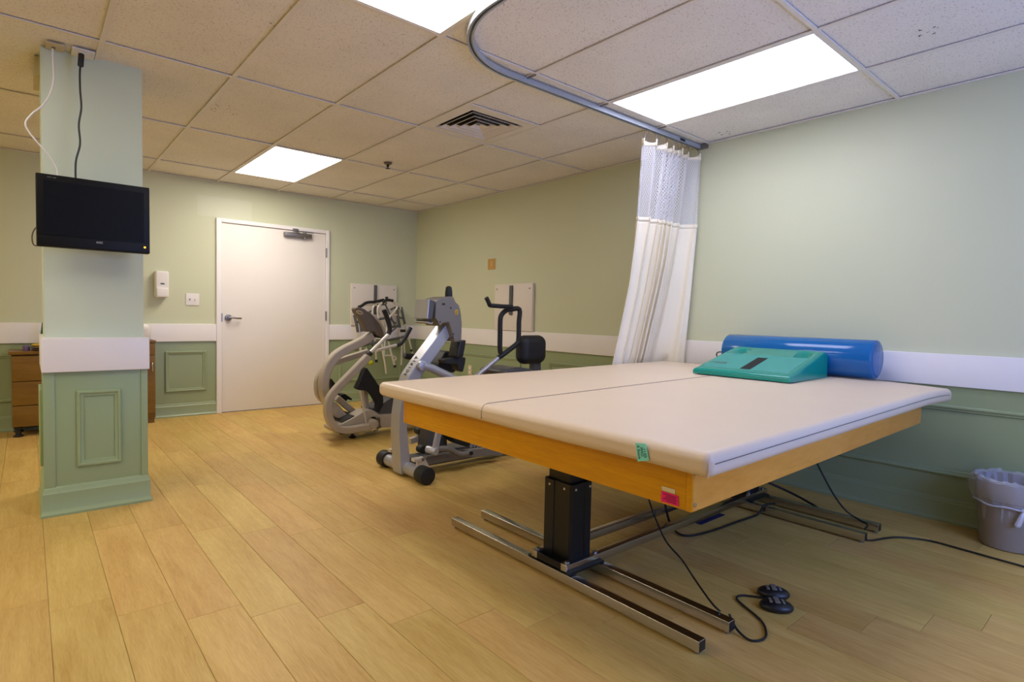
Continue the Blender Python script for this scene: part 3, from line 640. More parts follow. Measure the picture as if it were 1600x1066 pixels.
def wtop(x, y):
    t_ = (x - X0) / (X1 - X0); h_ = 0.032 + (0.155 - 0.032) * min(1, t_ / 0.90)
    if t_ > 0.90: h_ -= 0.012 * ((t_ - 0.9) / 0.1) ** 2
    for yy in (Y0 + 0.095, Y1 - 0.095):   # hand holes pressed into the upper corners
        d_ = math.hypot((x - (X0 + 0.40)) / 0.075, (y - yy) / 0.04)
        if d_ < 1: h_ -= 0.045 * (1 - d_ * d_)
    e = min(y - Y0, Y1 - y, (x - X0), (X1 - x)); rr = 0.022
    if e < rr: h_ -= (rr - math.sqrt(max(rr * rr - (rr - e) ** 2, 0))) * min(1, h_ / 0.05)
    return wz + h_
def tk(a, b, n):
    e = [0, 0.0015, 0.005, 0.010, 0.016, 0.022]; mid = [a + 0.022 + (b - a - 0.044) * i / n for i in range(1, n)]
    return [a + q for q in e] + mid + [b - q for q in reversed(e)]
gx, gy = tk(X0, X1, nx), tk(Y0, Y1, ny); vs = []; fs = []
for x in gx:
    for y in gy:
        tap = 0.03 * (x - X0) / (X1 - X0); yy = (y - 1.615) * (1 - tap * 1.2) + 1.615 - 0.0 * tap
        vs.append((x, yy, wtop(x, y)))
N = len(gy); nv = len(vs)
for i in range(len(gx) - 1):
    for j in range(N - 1): fs.append((i * N + j, (i + 1) * N + j, (i + 1) * N + j + 1, i * N + j + 1))
vs += [(x, y, wz) for x, y, z in vs[:nv]]
per = [(i, 0) for i in range(len(gx))] + [(len(gx) - 1, j) for j in range(1, N)] + [(i, N - 1) for i in range(len(gx) - 2, -1, -1)] + [(0, j) for j in range(N - 2, 0, -1)]
for a, c in zip(per, per[1:] + per[:1]):
    ia, ic = a[0] * N + a[1], c[0] * N + c[1]; fs.append((ia, ia + nv, ic + nv, ic))
fs.append(tuple(a[0] * N + a[1] + nv for a in per))
wo = obj('wedge_body', b_.add(vs, fs), 'teal', we, 50)
def strip(x0, x1, y0, y1, dz, n=10):
    v = []; f = []
    for i in range(n + 1):
        x = x0 + (x1 - x0) * i / n; v += [(x, y0, wtop(x, y0) + dz), (x, y1, wtop(x, y1) + dz)]
    for i in range(n): f.append((2 * i, 2 * i + 2, 2 * i + 3, 2 * i + 1))
    k_ = len(v); v += [(x, y, z - 0.003) for x, y, z in v]; f += [(2 * i, k_ + 2 * i, k_ + 2 * i + 2, 2 * i + 2) for i in range(n)] + [(2 * i + 1, 2 * i + 3, k_ + 2 * i + 3, k_ + 2 * i + 1) for i in range(n)] + [(0, 1, k_ + 1, k_), (2 * n, k_ + 2 * n, k_ + 2 * n + 1, 2 * n + 1)]
    return B().add(v, f)
obj('top_panel', strip(X0 + 0.045, X0 + 0.32, Y0 + 0.035, Y1 - 0.035, 0.0009), 'tealtop', we)
obj('black_strip', strip(X0 + 0.055, X0 + 0.27, 1.575, 1.635, 0.0026), 'blackcloth', we)
text('faded_print', 'NOZE', 0.038, (X0 + 0.13, 1.81, wtop(X0 + 0.13, 1.81) + 0.002), (0, -1, 0), (1, 0, 0.26), 'seam', we, 0.0004)

# ------------------------------------------------------------------ curtain and track
tr = thing('curtain_track', 'grey metal curtain track curving across the ceiling from the right wall', 'curtain track', (2.6, 2.42, 2.40))
path = [(XR - 0.01, 2.424, 2.412)] + [(XR - 0.01 - 0.1 * k, 2.424, 2.412) for k in range(1, 19)]
cxx, cyy, rr = 2.0, 1.924, 0.5
path = [(x, y, 2.412) for x, y, z in path if x > cxx] + [(cxx - rr * math.sin(a) * 1.0, cyy + rr * math.cos(a), 2.412) for a in [math.pi / 2 * k / 16 for k in range(17)]] + [(cxx - rr, cyy - 0.1 * k, 2.412) for k in range(1, 30)]
def track_mesh():
    prof = [(-0.016, 0.014), (0.016, 0.014), (0.016, -0.014), (0.006, -0.014), (0.006, -0.011), (0.013, -0.011), (0.013, 0.011), (-0.013, 0.011), (-0.013, -0.011), (-0.006, -0.011), (-0.006, -0.014), (-0.016, -0.014)]
    P = [Vector(p) for p in path]; vs = []; fs = []; n = len(prof)
    for i, p in enumerate(P):
        t_ = (P[min(i + 1, len(P) - 1)] - P[max(i - 1, 0)]).normalized(); s_ = Vector((-t_.y, t_.x, 0))
        vs += [p + s_ * a + Vector((0, 0, b_)) for a, b_ in prof]
    for i in range(len(P) - 1):
        for k in range(n): fs.append((i * n + k, i * n + (k + 1) % n, (i + 1) * n + (k + 1) % n, (i + 1) * n + k))
    fs += [tuple(range(n)), tuple(range((len(P) - 1) * n, len(P) * n))]
    return B().add(vs, fs)
obj('rail', track_mesh(), mat('track_grey', (176, 182, 188), 0.4, 0.25, var=0.03), tr, 30)
obj('wall_bracket', B().box(XR - 0.03, XR - 0.001, 2.36, 2.445, 2.398, 2.427), 'steel', tr)
for x in (2.13, 2.74, 3.35): obj('track_clip', B().box(x - 0.006, x + 0.006, 2.345, 2.406, 2.420, 2.4265), 'steel', tr)
obj('splice_clip', B().box(3.62, 3.68, 2.404, 2.4075, 2.404, 2.420), 'bmetal', tr)

cu = thing('curtain', 'white cubicle curtain with netting on top, drawn to the right wall', 'curtain', (3.55, 2.48, 0.4))
def lerp(a, b, t): return a + (b - a) * t
def edge(z, L):
    T = [(2.335, 3.222, 3.885), (1.80, 3.275, 3.885), (1.35, 3.29, 3.87), (0.76, 3.245, 3.855), (0.30, 3.20, 3.85)]
    for (za, la, ra), (zb, lb_, rb) in zip(T[:-1], T[1:]):
        if z >= zb: t_ = (za - z) / (za - zb); return lerp(la, lb_, t_) if L else lerp(ra, rb, t_)
    return T[-1][1] if L else T[-1][2]
def cur(s, z):
    # s in 0..1 across the gathered width; folds run down and sweep towards the left edge
    l, r = edge(z, True), edge(z, False)
    g = (2.335 - z) / 1.6
    x = lerp(l, r, s)
    yl = 2.43 + 0.235 * max(0, min(1, g)) ** 1.1
    y = yl - (yl - 2.405 - 0.05 * g) * max(0, (s - 0.72) / 0.28) ** 1.6
    sh = s + 0.15 * g * math.exp(-((s - 0.52) / 0.26) ** 2)          # the folds sweep to the left lower down
    low = max(0, min(1, (1.79 - z) / 0.25))
    gate = 1.0 + low * (0.55 + 1.05 * math.exp(-((sh - 0.60) / 0.17) ** 2) - 1.0)
    amp = 0.034 * gate
    wr = 4.4 * sh + 2.6 / (1 + math.exp(-(sh - 0.57) / 0.08)) + 0.05 * math.sin(3 * z)
    ph = 2 * math.pi * wr
    w_ = math.sin(ph); w_ = math.copysign(abs(w_) ** 0.8, w_)
    lead = 1 if s > 0.04 else s / 0.04
    y += amp * w_ * lead; x += 0.014 * math.sin(2 * ph + 0.6) * lead * (1 if s < 0.96 else 0)
    if y < 2.625 and z < 0.80 and x < 3.80: y = 2.625 - (2.625 - y) * 0.10
    return (min(x, XR - 0.028), y, z)
def sheet(z0, z1, nz, ns=170, dz=0.0):
    vs = []; uv = []
    for j in range(nz + 1):
        for i in range(ns + 1):
            s = i / ns; z = lerp(z0, z1, j / nz)
            dip = 0.014 * math.sin(s * 41) if abs(z - 2.335) < 0.001 else 0
            vs.append(Vector(cur(s, z)) + Vector((0, dz, dip))); uv.append((s * 1.6, z))
    fs = [(j * (ns + 1) + i, j * (ns + 1) + i + 1, (j + 1) * (ns + 1) + i + 1, (j + 1) * (ns + 1) + i) for j in range(nz) for i in range(ns)]
    return B().add(vs, fs), uv
b_, uv = sheet(2.315, 1.805, 14); obj('net_panel', b_, 'net', cu, 180, uv=uv)
def cloth(name, z0, z1, nz, th=0.004):
    b_, uv = sheet(z0, z1, nz); o = obj(name, b_, 'cloth', cu, 180, uv=uv)
    md = o.modifiers.new('thickness', 'SOLIDIFY'); md.thickness = th; md.offset = 0; return o
cloth('top_hem', 2.335, 2.300, 2, 0.006); cloth('cloth_panel', 1.815, 0.32, 40); cloth('seam_hem', 1.825, 1.795, 2, 0.007)
hb = B()
for i in range(15):
    s = 0.015 + i * 0.97 / 14; p = Vector(cur(s, 2.335)); hk = B()
    q_ = Vector((p.x, 2.424, 2.398)); mid = (p + q_) / 2
    obj('curtain_hook', hk.tube(cr([q_, mid + Vector((0.006, 0, 0.01)), p + Vector((0.006, 0, 0.004)), p + Vector((0, 0, -0.012))], 4), 0.0018, 6), 'steel', cu)

# ------------------------------------------------------------------ cables, hand control, bin, navy sheet
tag(obj('power_cord', B().tube(cr([(3.245, 0.99, 0.01), (3.235, 0.957, 0.006), (3.393, 0.889, 0.006), (3.478, 0.772, 0.006), (3.479, 0.641, 0.006), (3.470, 0.518, 0.006), (3.462, 0.403, 0.006), (3.44, 0.25, 0.006), (3.40, 0.0, 0.006)], 10), 0.0048, 8), 'black'), 'black power cord running over the floor from the table foot past the bin', 'cable')
cb = thing('table_wiring', 'black wires looping under the table between its columns and floor rails', 'cable', (2.6, 1.5, 0.0))
obj('wire', B().tube(cr([(2.526,1.7,0.162),(2.547,1.7,0.099),(2.58,1.7,0.03)] + [(2.532,1.64,0.015)] + [(2.526, 1.57, 0.007), (2.667, 1.525, 0.007), (2.95, 1.505, 0.007), (3.135, 1.49, 0.010), (3.16, 1.47, 0.06), (3.25, 1.45, 0.06)], 10), 0.006, 8), 'black', cb)
obj('wire', B().tube(cr([(2.24,1.6,0.259),(2.297,1.6,0.154)] + [(2.176,1.45,0.106)] + [(2.077,1.3,0.094)] + [(1.976,1.18,0.089)] + [(1.92, 1.075, 0.056), (1.885, 1.02, 0.056)], 10), 0.004, 8), 'black', cb)
obj('wire', B().tube(cr([(3.34, 1.35, 0.60), (3.34, 1.33, 0.45), (3.36, 1.22, 0.22), (3.36, 1.13, 0.10), (3.37, 1.06, 0.056), (3.32, 1.0, 0.055), (3.24, 0.985, 0.055)], 10), 0.005, 8), 'black', cb)
obj('wire', B().tube(cr([(3.44, 1.74, 0.14), (3.50, 1.66, 0.11), (3.57, 1.50, 0.05), (3.56, 1.36, 0.012), (3.49, 1.29, 0.012), (3.44, 1.27, 0.02)], 10), 0.007, 8), 'black', cb)
hc = thing('hand_control', 'black two-lobed hand control with grey keys lying on the floor', 'hand control', (2.21, 0.965, 0))
def lobe(cx, cy, ang, L, W, Hh):
    b_ = B().ell((0, 0, 0), L, W, Hh, 24, 12); b_.v = [(x, y, max(z, -Hh * 0.55)) for x, y, z in b_.v]
    return b_.xf(Matrix.Translation((cx, cy, Hh * 0.55 + 0.0005)) @ Matrix.Rotation(ang, 4, 'Z'))
AN = R(-52)
for nme, cx, cy in (('case', 2.268, 1.002), ('case', 2.172, 0.946)):
    cs = obj(nme, lobe(cx, cy, AN, 0.062, 0.043, 0.024), 'black', hc)
    for k in (-1, 0, 1):
        kb = B().box(-0.010, 0.010, -0.024, 0.024, 0.0, 0.006, 0.003) if k == 0 else B().box(-0.006, 0.006, -0.018, 0.018, 0.0, 0.006, 0.003)
        obj('key', kb.xf(Matrix.Translation((cx, cy, 0.034 - 0.003 * abs(k))) @ Matrix.Rotation(AN, 4, 'Z') @ Matrix.Translation((0.022 * k, 0, 0)) @ Matrix.Rotation(0.22 * k, 4, 'Y')), 'shell', cs)
obj('lead', B().tube(cr([(1.905, 0.995, 0.050), (1.890, 0.955, 0.015), (1.880, 0.905, 0.005), (1.915, 0.878, 0.005), (1.968, 0.888, 0.005), (2.035, 0.939, 0.005), (2.094, 1.041, 0.005), (2.125, 1.082, 0.005), (2.165, 1.077, 0.005), (2.200, 1.030, 0.006), (2.215, 0.992, 0.010)], 10), 0.0042, 8), 'black', hc)
tag(obj('navy_sheet', B().box(2.745, 2.995, 1.612, 1.70, 0.0, 0.003, 0.001), 'navy'), 'dark navy sheet lying on the floor under the table', 'sheet')
bn = thing('waste_bin', 'taupe plastic waste bin with a knotted clear bag against the right wall', 'bin', (3.745, 0.50, 0))
BX, BY = 3.745, 0.50
obj('bin_body', B().lathe([(0.108, 0.001), (0.116, 0.006), (0.132, 0.24), (0.138, 0.245), (0.140, 0.330), (0.146, 0.334), (0.146, 0.342), (0.134, 0.342), (0.130, 0.25), (0.112, 0.02)], BX, BY, 40, False), 'bin', bn)
random.seed(3)
n_ = 56; vs = []; pr = [(0.112, 0.02), (0.128, 0.20), (0.134, 0.345), (0.150, 0.352), (0.166, 0.335), (0.170, 0.300), (0.160, 0.255), (0.146, 0.228), (0.143, 0.222)]
for i, (r, z) in enumerate(pr):
    for k in range(n_):
        a = 2 * math.pi * k / n_; j = 0 if i in (0, len(pr) - 1) else 1
        vs.append((BX + (r + j * random.uniform(-0.006, 0.006)) * math.cos(a), BY + (r + j * random.uniform(-0.006, 0.006)) * math.sin(a), z + j * random.uniform(-0.008, 0.012)))
fs = [(i * n_ + k, i * n_ + (k + 1) % n_, (i + 1) * n_ + (k + 1) % n_, (i + 1) * n_ + k) for i in range(len(pr) - 1) for k in range(n_)]
obj('bin_bag', B().add(vs, fs), 'bag', bn, 25)
ka = math.atan2(-0.45, -0.9); kx, ky = BX + 0.146 * math.cos(ka), BY + 0.146 * math.sin(ka)
obj('bag_knot', B().ell((kx, ky, 0.222), 0.012, 0.012, 0.010, 12, 8).tube(cr([(kx, ky, 0.222), (kx - 0.008, ky + 0.004, 0.195), (kx - 0.010, ky + 0.012, 0.165), (kx - 0.008, ky + 0.02, 0.140)], 5), [0.006, 0.006, 0.007, 0.008, 0.009, 0.010, 0.011, 0.011, 0.012, 0.012, 0.012, 0.013, 0.013, 0.013, 0.010, 0.006], 8), 'baghem', bn)
obj('bag_hem', B().tube([(BX + 0.146 * math.cos(2 * math.pi * k / 40), BY + 0.146 * math.sin(2 * math.pi * k / 40), 0.223 + 0.004 * math.sin(k)) for k in range(40)], 0.004, 6, True), 'baghem', bn)

# ------------------------------------------------------------------ seated stepper with silver boom
m2 = thing('recumbent_stepper', 'silver recumbent stepper with a grey console head, behind the treatment table', 'exercise machine', (2.4, 3.4, 0))
near = [(2.244,3.33,1.043),(2.277,3.33,0.955),(2.168,3.33,0.827),(2.052,3.33,0.694),(1.989,3.33,0.584),(1.951,3.33,0.483),(1.933,3.33,0.363),(1.945,3.33,0.24),(1.961,3.33,0.124),(1.957,3.33,0.089),(1.894,3.33,0.077),(1.88,3.33,0.205),(1.873,3.33,0.313),(1.876,3.33,0.42),(1.892,3.33,0.531),(1.919,3.33,0.623),(1.945,3.33,0.686),(2.02,3.33,0.783),(2.13,3.33,0.908)]
near[9] = (near[9][0], 3.33, 0.02); near[10] = (near[10][0], 3.33, 0.02)
boom = obj('boom', B().prism(near, 1, 3.33, 3.448, 0.006), 'silver', m2, 35)
for (a, c) in ((0.985, 0.0), (0.93, 0.03)): pass
bt = obj('base_tube', B().cyl((1.945, 3.165, 0.058), (1.945, 3.605, 0.058), 0.042, 24), 'silver', m2)
for ya, yb in ((3.075, 3.170), (3.600, 3.690)): obj('end_cap', B().cyl((1.945, ya, 0.058), (1.945, yb, 0.058), 0.057, 28, 0.008), 'rubber', bt)
for y in (3.22, 3.54):
    br_ = obj('foot_bracket', B().prism([(1.945, 0, 0.075), (2.04, 0, 0.075), (2.01, 0, 0.13), (1.985, 0, 0.155), (1.945, 0, 0.150)], 1, y - 0.012, y + 0.012, 0.003).box(1.915, 1.965, y - 0.022, y + 0.022, 0.128, 0.152, 0.004), 'alu', m2)
    obj('bolt', B().cyl((1.985, y - 0.013, 0.135), (1.985, y - 0.018, 0.135), 0.010, 10), 'steel', br_)
obj('main_beam', B().box(1.99, 3.05, 3.36, 3.47, 0.035, 0.115, 0.012), 'dshell', m2)
obj('side_rail', B().sweep([(2.03,3.26,0.111),(2.116,3.26,0.11),(2.19,3.26,0.114),(2.265,3.26,0.109),(2.327,3.26,0.113)] + [(2.401,3.26,0.109),(2.487,3.26,0.103),(2.587,3.26,0.098),(2.703,3.26,0.078)], 0.018, 0.030), 'shell', m2)
obj('link_arm', B().tube(cr([(2.057,3.2,0.201),(2.104,3.2,0.192),(2.158,3.2,0.187),(2.203,3.2,0.172),(2.243,3.2,0.148),(2.289,3.2,0.129),(2.336,3.2,0.128),(2.377,3.2,0.126)], 6), 0.020, 12), 'shell', m2)
obj('pivot_bolt', B().cyl([(2.348,3.16,0.136)][0], [(2.402,3.24,0.112)][0], 0.014, 14), 'bmetal', m2)
obj('drive_cover', B().prism([(2.116,3.42,0.34),(2.116,3.42,0.161),(2.159,3.42,0.07),(2.287,3.42,0.082),(2.279,3.42,0.323)], 1, 3.36, 3.50, 0.012), 'dshell', m2)
obj('foot_lever', B().sweep(cr([(2.096,3.18,0.335),(2.087,3.18,0.308),(2.075,3.18,0.258),(2.065,3.18,0.214),(2.063,3.18,0.186)], 4), 0.014, 0.020), 'silver', m2)
obj('foot_lever_hub', B().cyl([(2.038,3.24,0.192)][0], [(2.063,3.16,0.187)][0], 0.026, 16, 0.004), 'silver', m2)
for u, v, y in ((495, 405, 3.62), (515, 620, 3.30)): 
    p = [(2.132,3.5,0.262)][0] if v == 405 else [(2.053,3.34,0.172)][0]
    obj('pivot_knob', B().cyl((p[0], p[1] - 0.03, p[2]), (p[0], p[1] + 0.03, p[2]), 0.028, 18, 0.005), 'rubber', m2)
obj('cross_link', B().sweep([(2.057,3.5,0.196),(2.157,3.5,0.213)], 0.016, 0.022), 'alu', m2)
obj('pedal', B().prism([(2.203,3.3,0.269),(2.234,3.3,0.229),(2.286,3.3,0.193),(2.354,3.3,0.169),(2.382,3.3,0.198),(2.305,3.3,0.238)], 1, 3.20, 3.34, 0.008), 'black', m2)
obj('base_cover', B().prism([(2.249,3.42,0.136),(2.516,3.42,0.143),(2.596,3.42,0.121),(2.774,3.42,0.045),(2.714,3.42,0.039),(2.297,3.42,0.072)], 1, 3.34, 3.50, 0.01), 'dshell', m2)
p = [(2.507,3.325,0.131)][0]; text('maker_lettering', 'REX', 0.058, p, (1, 0, 0.02), (0.1, 0, 1), 'silver', m2, 0.002)
p = [(1.99,3.4,0.741)][0]; q_ = [(2.046,3.4,0.803)][0]
for k, ch in enumerate('SCIFIT'):
    t_ = k / 5; P_ = [(1.949,3.385,0.688),(2.032,3.385,0.799)]; a, b2 = Vector(P_[0]), Vector(P_[1]); c_ = a.lerp(b2, t_); d_ = (b2 - a).normalized(); nrm = Vector((-d_.z, 0, d_.x))
    text('boom_lettering', ch, 0.040, c_ + nrm * 0.002, d_, (0, 1, 0), 'bmetal', m2, 0.002)
head = obj('console_head', B().prism([(2.113,3.3,1.184),(2.13,3.3,1.202),(2.162,3.3,1.215),(2.212,3.3,1.226),(2.259,3.3,1.228),(2.27,3.3,1.21),(2.279,3.3,1.191),(2.306,3.3,1.173),(2.319,3.3,1.144),(2.329,3.3,1.101),(2.337,3.3,1.043),(2.337,3.3,0.978),(2.335,3.3,0.92),(2.278,3.3,0.909),(2.258,3.3,0.963),(2.226,3.3,1.045),(2.178,3.3,1.041),(2.153,3.3,1.017),(2.133,3.3,1.052),(2.111,3.3,1.076)], 1, 3.28, 3.47, 0.012), 'shell', m2, 35)
for p, r in zip([(2.17,3.279,1.172),(2.182,3.279,1.172),(2.236,3.279,1.147),(2.128,3.279,1.051),(2.151,3.279,1.05),(2.255,3.279,0.941),(2.263,3.279,0.966)], (0.008, 0.008, 0.007, 0.006, 0.006, 0.006, 0.006)):
    obj('screw', B().cyl(p, (p[0], p[1] + 0.004, p[2]), r, 10), 'black', head)
p = [(2.274,3.278,1.135),(2.297,3.278,1.136),(2.297,3.278,1.102),(2.277,3.278,1.101)]; obj('warning_sticker', B().prism(p, 1, 3.2775, 3.281), 'yellow', head)
p = [(2.289,3.277,1.129),(2.282,3.277,1.117),(2.288,3.277,1.117),(2.283,3.277,1.107)]; obj('warning_symbol', B().tube(p, 0.0025, 6), 'black', head)
p0 = [(2.272,3.36,1.218)][0]; p1 = [(2.27,3.36,1.302)][0]
obj('top_grip', B().tube([p0, Vector(p0).lerp(Vector(p1), .5), Vector(p0).lerp(Vector(p1), .9), p1], [0.027, 0.026, 0.021, 0.010], 16), 'rubber', m2)
mon = obj('display_box', B().prism([(2.061,3.28,1.201),(2.105,3.28,1.19),(2.087,3.28,1.068),(2.049,3.28,1.066)], 1, 3.275, 3.44, 0.006), 'dshell', m2)
obj('display_panel', B().prism([(2.053,3.28,1.202),(2.061,3.28,1.202),(2.05,3.28,1.07),(2.041,3.28,1.07)], 1, 3.272, 3.443, 0.003), 'silver', m2)
obj('display_hood', B().prism([(2.081,3.45,1.174),(2.121,3.45,1.185),(2.115,3.45,1.159),(2.093,3.45,1.141),(2.085,3.45,1.151)], 1, 3.44, 3.46, 0.003), 'dshell', m2)
obj('book_tray', B().prism([(2.043,3.28,1.044),(2.083,3.28,1.034),(2.085,3.28,1.05),(2.08,3.28,1.049),(2.076,3.28,1.041),(2.044,3.28,1.051)], 1, 3.27, 3.45, 0.0), 'silver', m2)
obj('tray_dark_rail', B().prism([(2.053,3.29,1.064),(2.086,3.29,1.062),(2.086,3.29,1.051),(2.053,3.29,1.053)], 1, 3.28, 3.43, 0.002), 'black', m2)  # black rail along the display box's dark underside, above the book tray
p = [(2.031,3.3,0.752),(2.102,3.3,0.731),(2.178,3.3,0.698),(2.255,3.3,0.664),(2.336,3.3,0.622)]; pp = [(a, 3.31 - 0.0 * i, c) for i, (a, b2, c) in enumerate(p)]
obj('swing_arm', B().tube(cr(pp, 5), 0.030, 16), 'silver', m2)
obj('boom_collar', B().cyl((p[0][0], 3.325, p[0][2]), (p[0][0], 3.29, p[0][2]), 0.034, 20, 0.004), 'silver', m2)
obj('neck', B().prism([(2.363,3.42,0.913),(2.42,3.42,0.92),(2.408,3.42,0.853),(2.395,3.42,0.793),(2.341,3.42,0.795),(2.349,3.42,0.847)], 1, 3.34, 3.46, 0.01), 'black', m2)
ar = [(2.255,3.45,0.777),(2.268,3.45,0.781),(2.375,3.45,0.788),(2.438,3.45,0.79),(2.445,3.45,0.778),(2.44,3.45,0.744),(2.423,3.45,0.684),(2.416,3.45,0.683),(2.381,3.45,0.712),(2.375,3.45,0.74),(2.269,3.45,0.752),(2.257,3.45,0.762)]
obj('armrest', B().prism(ar, 1, 3.38, 3.46, 0.008), 'rubber', m2)
obj('seat_cushion', B().prism([(2.313,3.6,0.76),(2.366,3.6,0.828),(2.459,3.6,0.822),(2.469,3.6,0.778),(2.462,3.6,0.661),(2.397,3.6,0.664),(2.287,3.6,0.715)], 1, 3.52, 3.74, 0.02), 'rubber', m2)
obj('grip_bar', B().tube(cr([(2.074,3.62,0.8),(2.095,3.62,0.791),(2.134,3.62,0.788),(2.178,3.62,0.791)], 5), 0.022, 12), 'rubber', m2)
# its seat end: back pad, grab loop and seat
bp = [(2.997,3.4,0.831),(3.176,3.4,0.827),(3.281,3.4,0.824),(3.09,3.4,0.946),(3.107,3.4,0.722)]
obj('back_pad', B().box(bp[0][0], bp[2][0] - 0.005, 3.36, 3.50, bp[4][2] - 0.01, bp[3][2], 0.068, 6, 2), 'rubber', m2)
obj('back_post', B().sweep([(3.205,3.45,0.733),(3.207,3.45,0.673),(3.221,3.45,0.491)], 0.03, 0.045), 'dshell', m2)
lp = [Vector(v) for v in [(2.797,3.4,0.807),(2.784,3.4,0.839),(2.782,3.4,0.947),(2.781,3.4,1.066),(2.793,3.4,1.108),(2.833,3.4,1.14),(2.884,3.4,1.152),(2.974,3.4,1.154),(2.973,3.4,1.054),(2.973,3.4,0.918),(2.957,3.4,0.882),(2.902,3.4,0.847),(2.824,3.4,0.803),(2.766,3.4,0.773)]]
obj('grab_loop', B().tube(cr(lp, 4), 0.0195, 12), 'rubber', m2)
obj('grab_post', B().tube([(2.78,3.4,0.78),(2.679,3.4,0.717),(2.544,3.4,0.631),(2.471,3.4,0.582)], 0.0165, 12), 'silver', m2)
obj('grab_handle', B().tube(cr([(2.863,3.36,1.173),(2.786,3.36,1.172),(2.645,3.36,1.176)], 3) + cr([(2.593,3.3,1.182),(2.58,3.3,1.205),(2.562,3.3,1.231)], 3), 0.0165, 12), 'rubber', m2)
obj('seat_pad', B().prism([(2.74,3.42,0.675),(2.785,3.42,0.694),(2.858,3.42,0.701),(2.942,3.42,0.698),(3.009,3.42,0.688),(3.058,3.42,0.667),(3.05,3.42,0.609),(2.769,3.42,0.624)], 1, 3.28, 3.62, 0.02), 'dshell', m2)
obj('seat_post', B().box(2.84, 2.94, 3.38, 3.46, 0.10, 0.62, 0.01), 'dshell', m2)
obj('rear_foot', B().cyl((3.05, 3.16, 0.05), (3.05, 3.64, 0.05), 0.045, 20, 0.004), 'rubber', m2)

# ------------------------------------------------------------------ cross trainer with curved beige arms
m1 = thing('cross_trainer', 'beige-grey cross trainer with big curved arms, in front of the hanging walkers', 'exercise machine', (2.4, 4.75, 0))
Bp = cr([(2.248,4.56,0.718),(2.173,4.56,0.648),(2.108,4.56,0.587),(2.004,4.56,0.491),(1.937,4.56,0.421),(1.903,4.56,0.363),(1.893,4.56,0.296),(1.901,4.56,0.227),(1.932,4.56,0.162),(1.987,4.56,0.114),(2.064,4.56,0.095),(2.17,4.56,0.097),(2.289,4.56,0.106)], 6)
arm = obj('near_arm', B().sweep(Bp, 0.032, 0.030), 'beige', m1, 35)
e0 = [(2.302,4.56,0.125)][0]; obj('arm_end', B().cyl((e0[0], 4.52, e0[2]), (e0[0], 4.61, e0[2]), 0.042, 22, 0.006), 'beige', arm)
hp = [(2.263,4.56,0.744),(2.355,4.56,0.827),(2.446,4.56,0.91)]; obj('arm_tube', B().tube(hp, 0.0165, 12), 'alu', arm)
obj('arm_collar', B().cyl([(2.256,4.56,0.736)][0], [(2.276,4.56,0.755)][0], 0.026, 16), 'black', arm)
obj('arm_grip', B().tube(cr([(2.444,4.56,0.916),(2.457,4.56,0.945),(2.455,4.56,0.987),(2.44,4.56,1.035),(2.42,4.56,1.087),(2.397,4.56,1.131)], 5), 0.021, 12), 'rubber', arm)
Ap = cr([(2.389,4.78,0.896),(2.319,4.78,0.852),(2.25,4.78,0.819),(2.131,4.78,0.766),(2.049,4.78,0.713),(1.984,4.78,0.628),(1.951,4.78,0.528),(1.946,4.78,0.442),(1.964,4.78,0.362),(2.011,4.78,0.279),(2.086,4.78,0.2),(2.145,4.78,0.145)], 6)
obj('mast', B().sweep(Ap, 0.045, 0.036), 'beige', m1, 35)
Fp = cr([(2.454,4.98,0.728),(2.291,4.98,0.685),(2.152,4.98,0.646),(2.067,4.98,0.615),(2.009,4.98,0.562),(1.978,4.98,0.49),(1.973,4.98,0.417),(1.986,4.98,0.351),(2.028,4.98,0.299),(2.095,4.98,0.26),(2.156,4.98,0.214),(2.217,4.98,0.132)], 6)
far = obj('far_arm', B().sweep(Fp, 0.030, 0.026), 'beige', m1, 35)
obj('arm_tube', B().tube([(2.549,4.98,0.739),(2.648,4.98,0.763),(2.766,4.98,0.788)], 0.0150, 12), 'alu', far)
obj('arm_grip', B().tube(cr([(2.762,4.98,0.784),(2.797,4.98,0.795),(2.831,4.98,0.825),(2.865,4.98,0.872),(2.896,4.98,0.922),(2.918,4.98,0.961)], 5), 0.020, 12), 'rubber', far)
obj('foot_strut', B().sweep([(2.099,4.86,0.335),(2.189,4.86,0.252),(2.294,4.86,0.164)], 0.026, 0.026), 'beige', m1)
# console
ce = [(2.352,4.8,1.015)][0]
cn = obj('console', B().prism([(2.189,4.74,1.132),(2.202,4.74,1.145),(2.239,4.74,1.147),(2.285,4.74,1.133),(2.329,4.74,1.101),(2.391,4.74,1.045),(2.446,4.74,0.971),(2.475,4.74,0.896),(2.448,4.74,0.876),(2.408,4.74,0.896),(2.381,4.74,0.932),(2.308,4.74,0.928),(2.278,4.74,0.988),(2.243,4.74,1.05),(2.202,4.74,1.098)], 1, 4.70, 4.78, 0.01), 'brown', m1, 35)
obj('console_face', B().prism([(2.338,4.79,1.111),(2.373,4.79,1.083),(2.416,4.79,1.062),(2.456,4.79,1.016),(2.496,4.79,0.951),(2.521,4.79,0.886),(2.501,4.79,0.877),(2.448,4.79,0.987),(2.385,4.79,1.058)], 1, 4.72, 4.90, 0.008), 'beige', m1, 35)
obj('console_base', B().prism([(2.391,4.76,0.959),(2.433,4.76,0.967),(2.481,4.76,0.895),(2.458,4.76,0.87),(2.407,4.76,0.877)], 1, 4.71, 4.86, 0.006), 'black', m1)
rc = Vector([(2.234,4.695,1.101)][0])
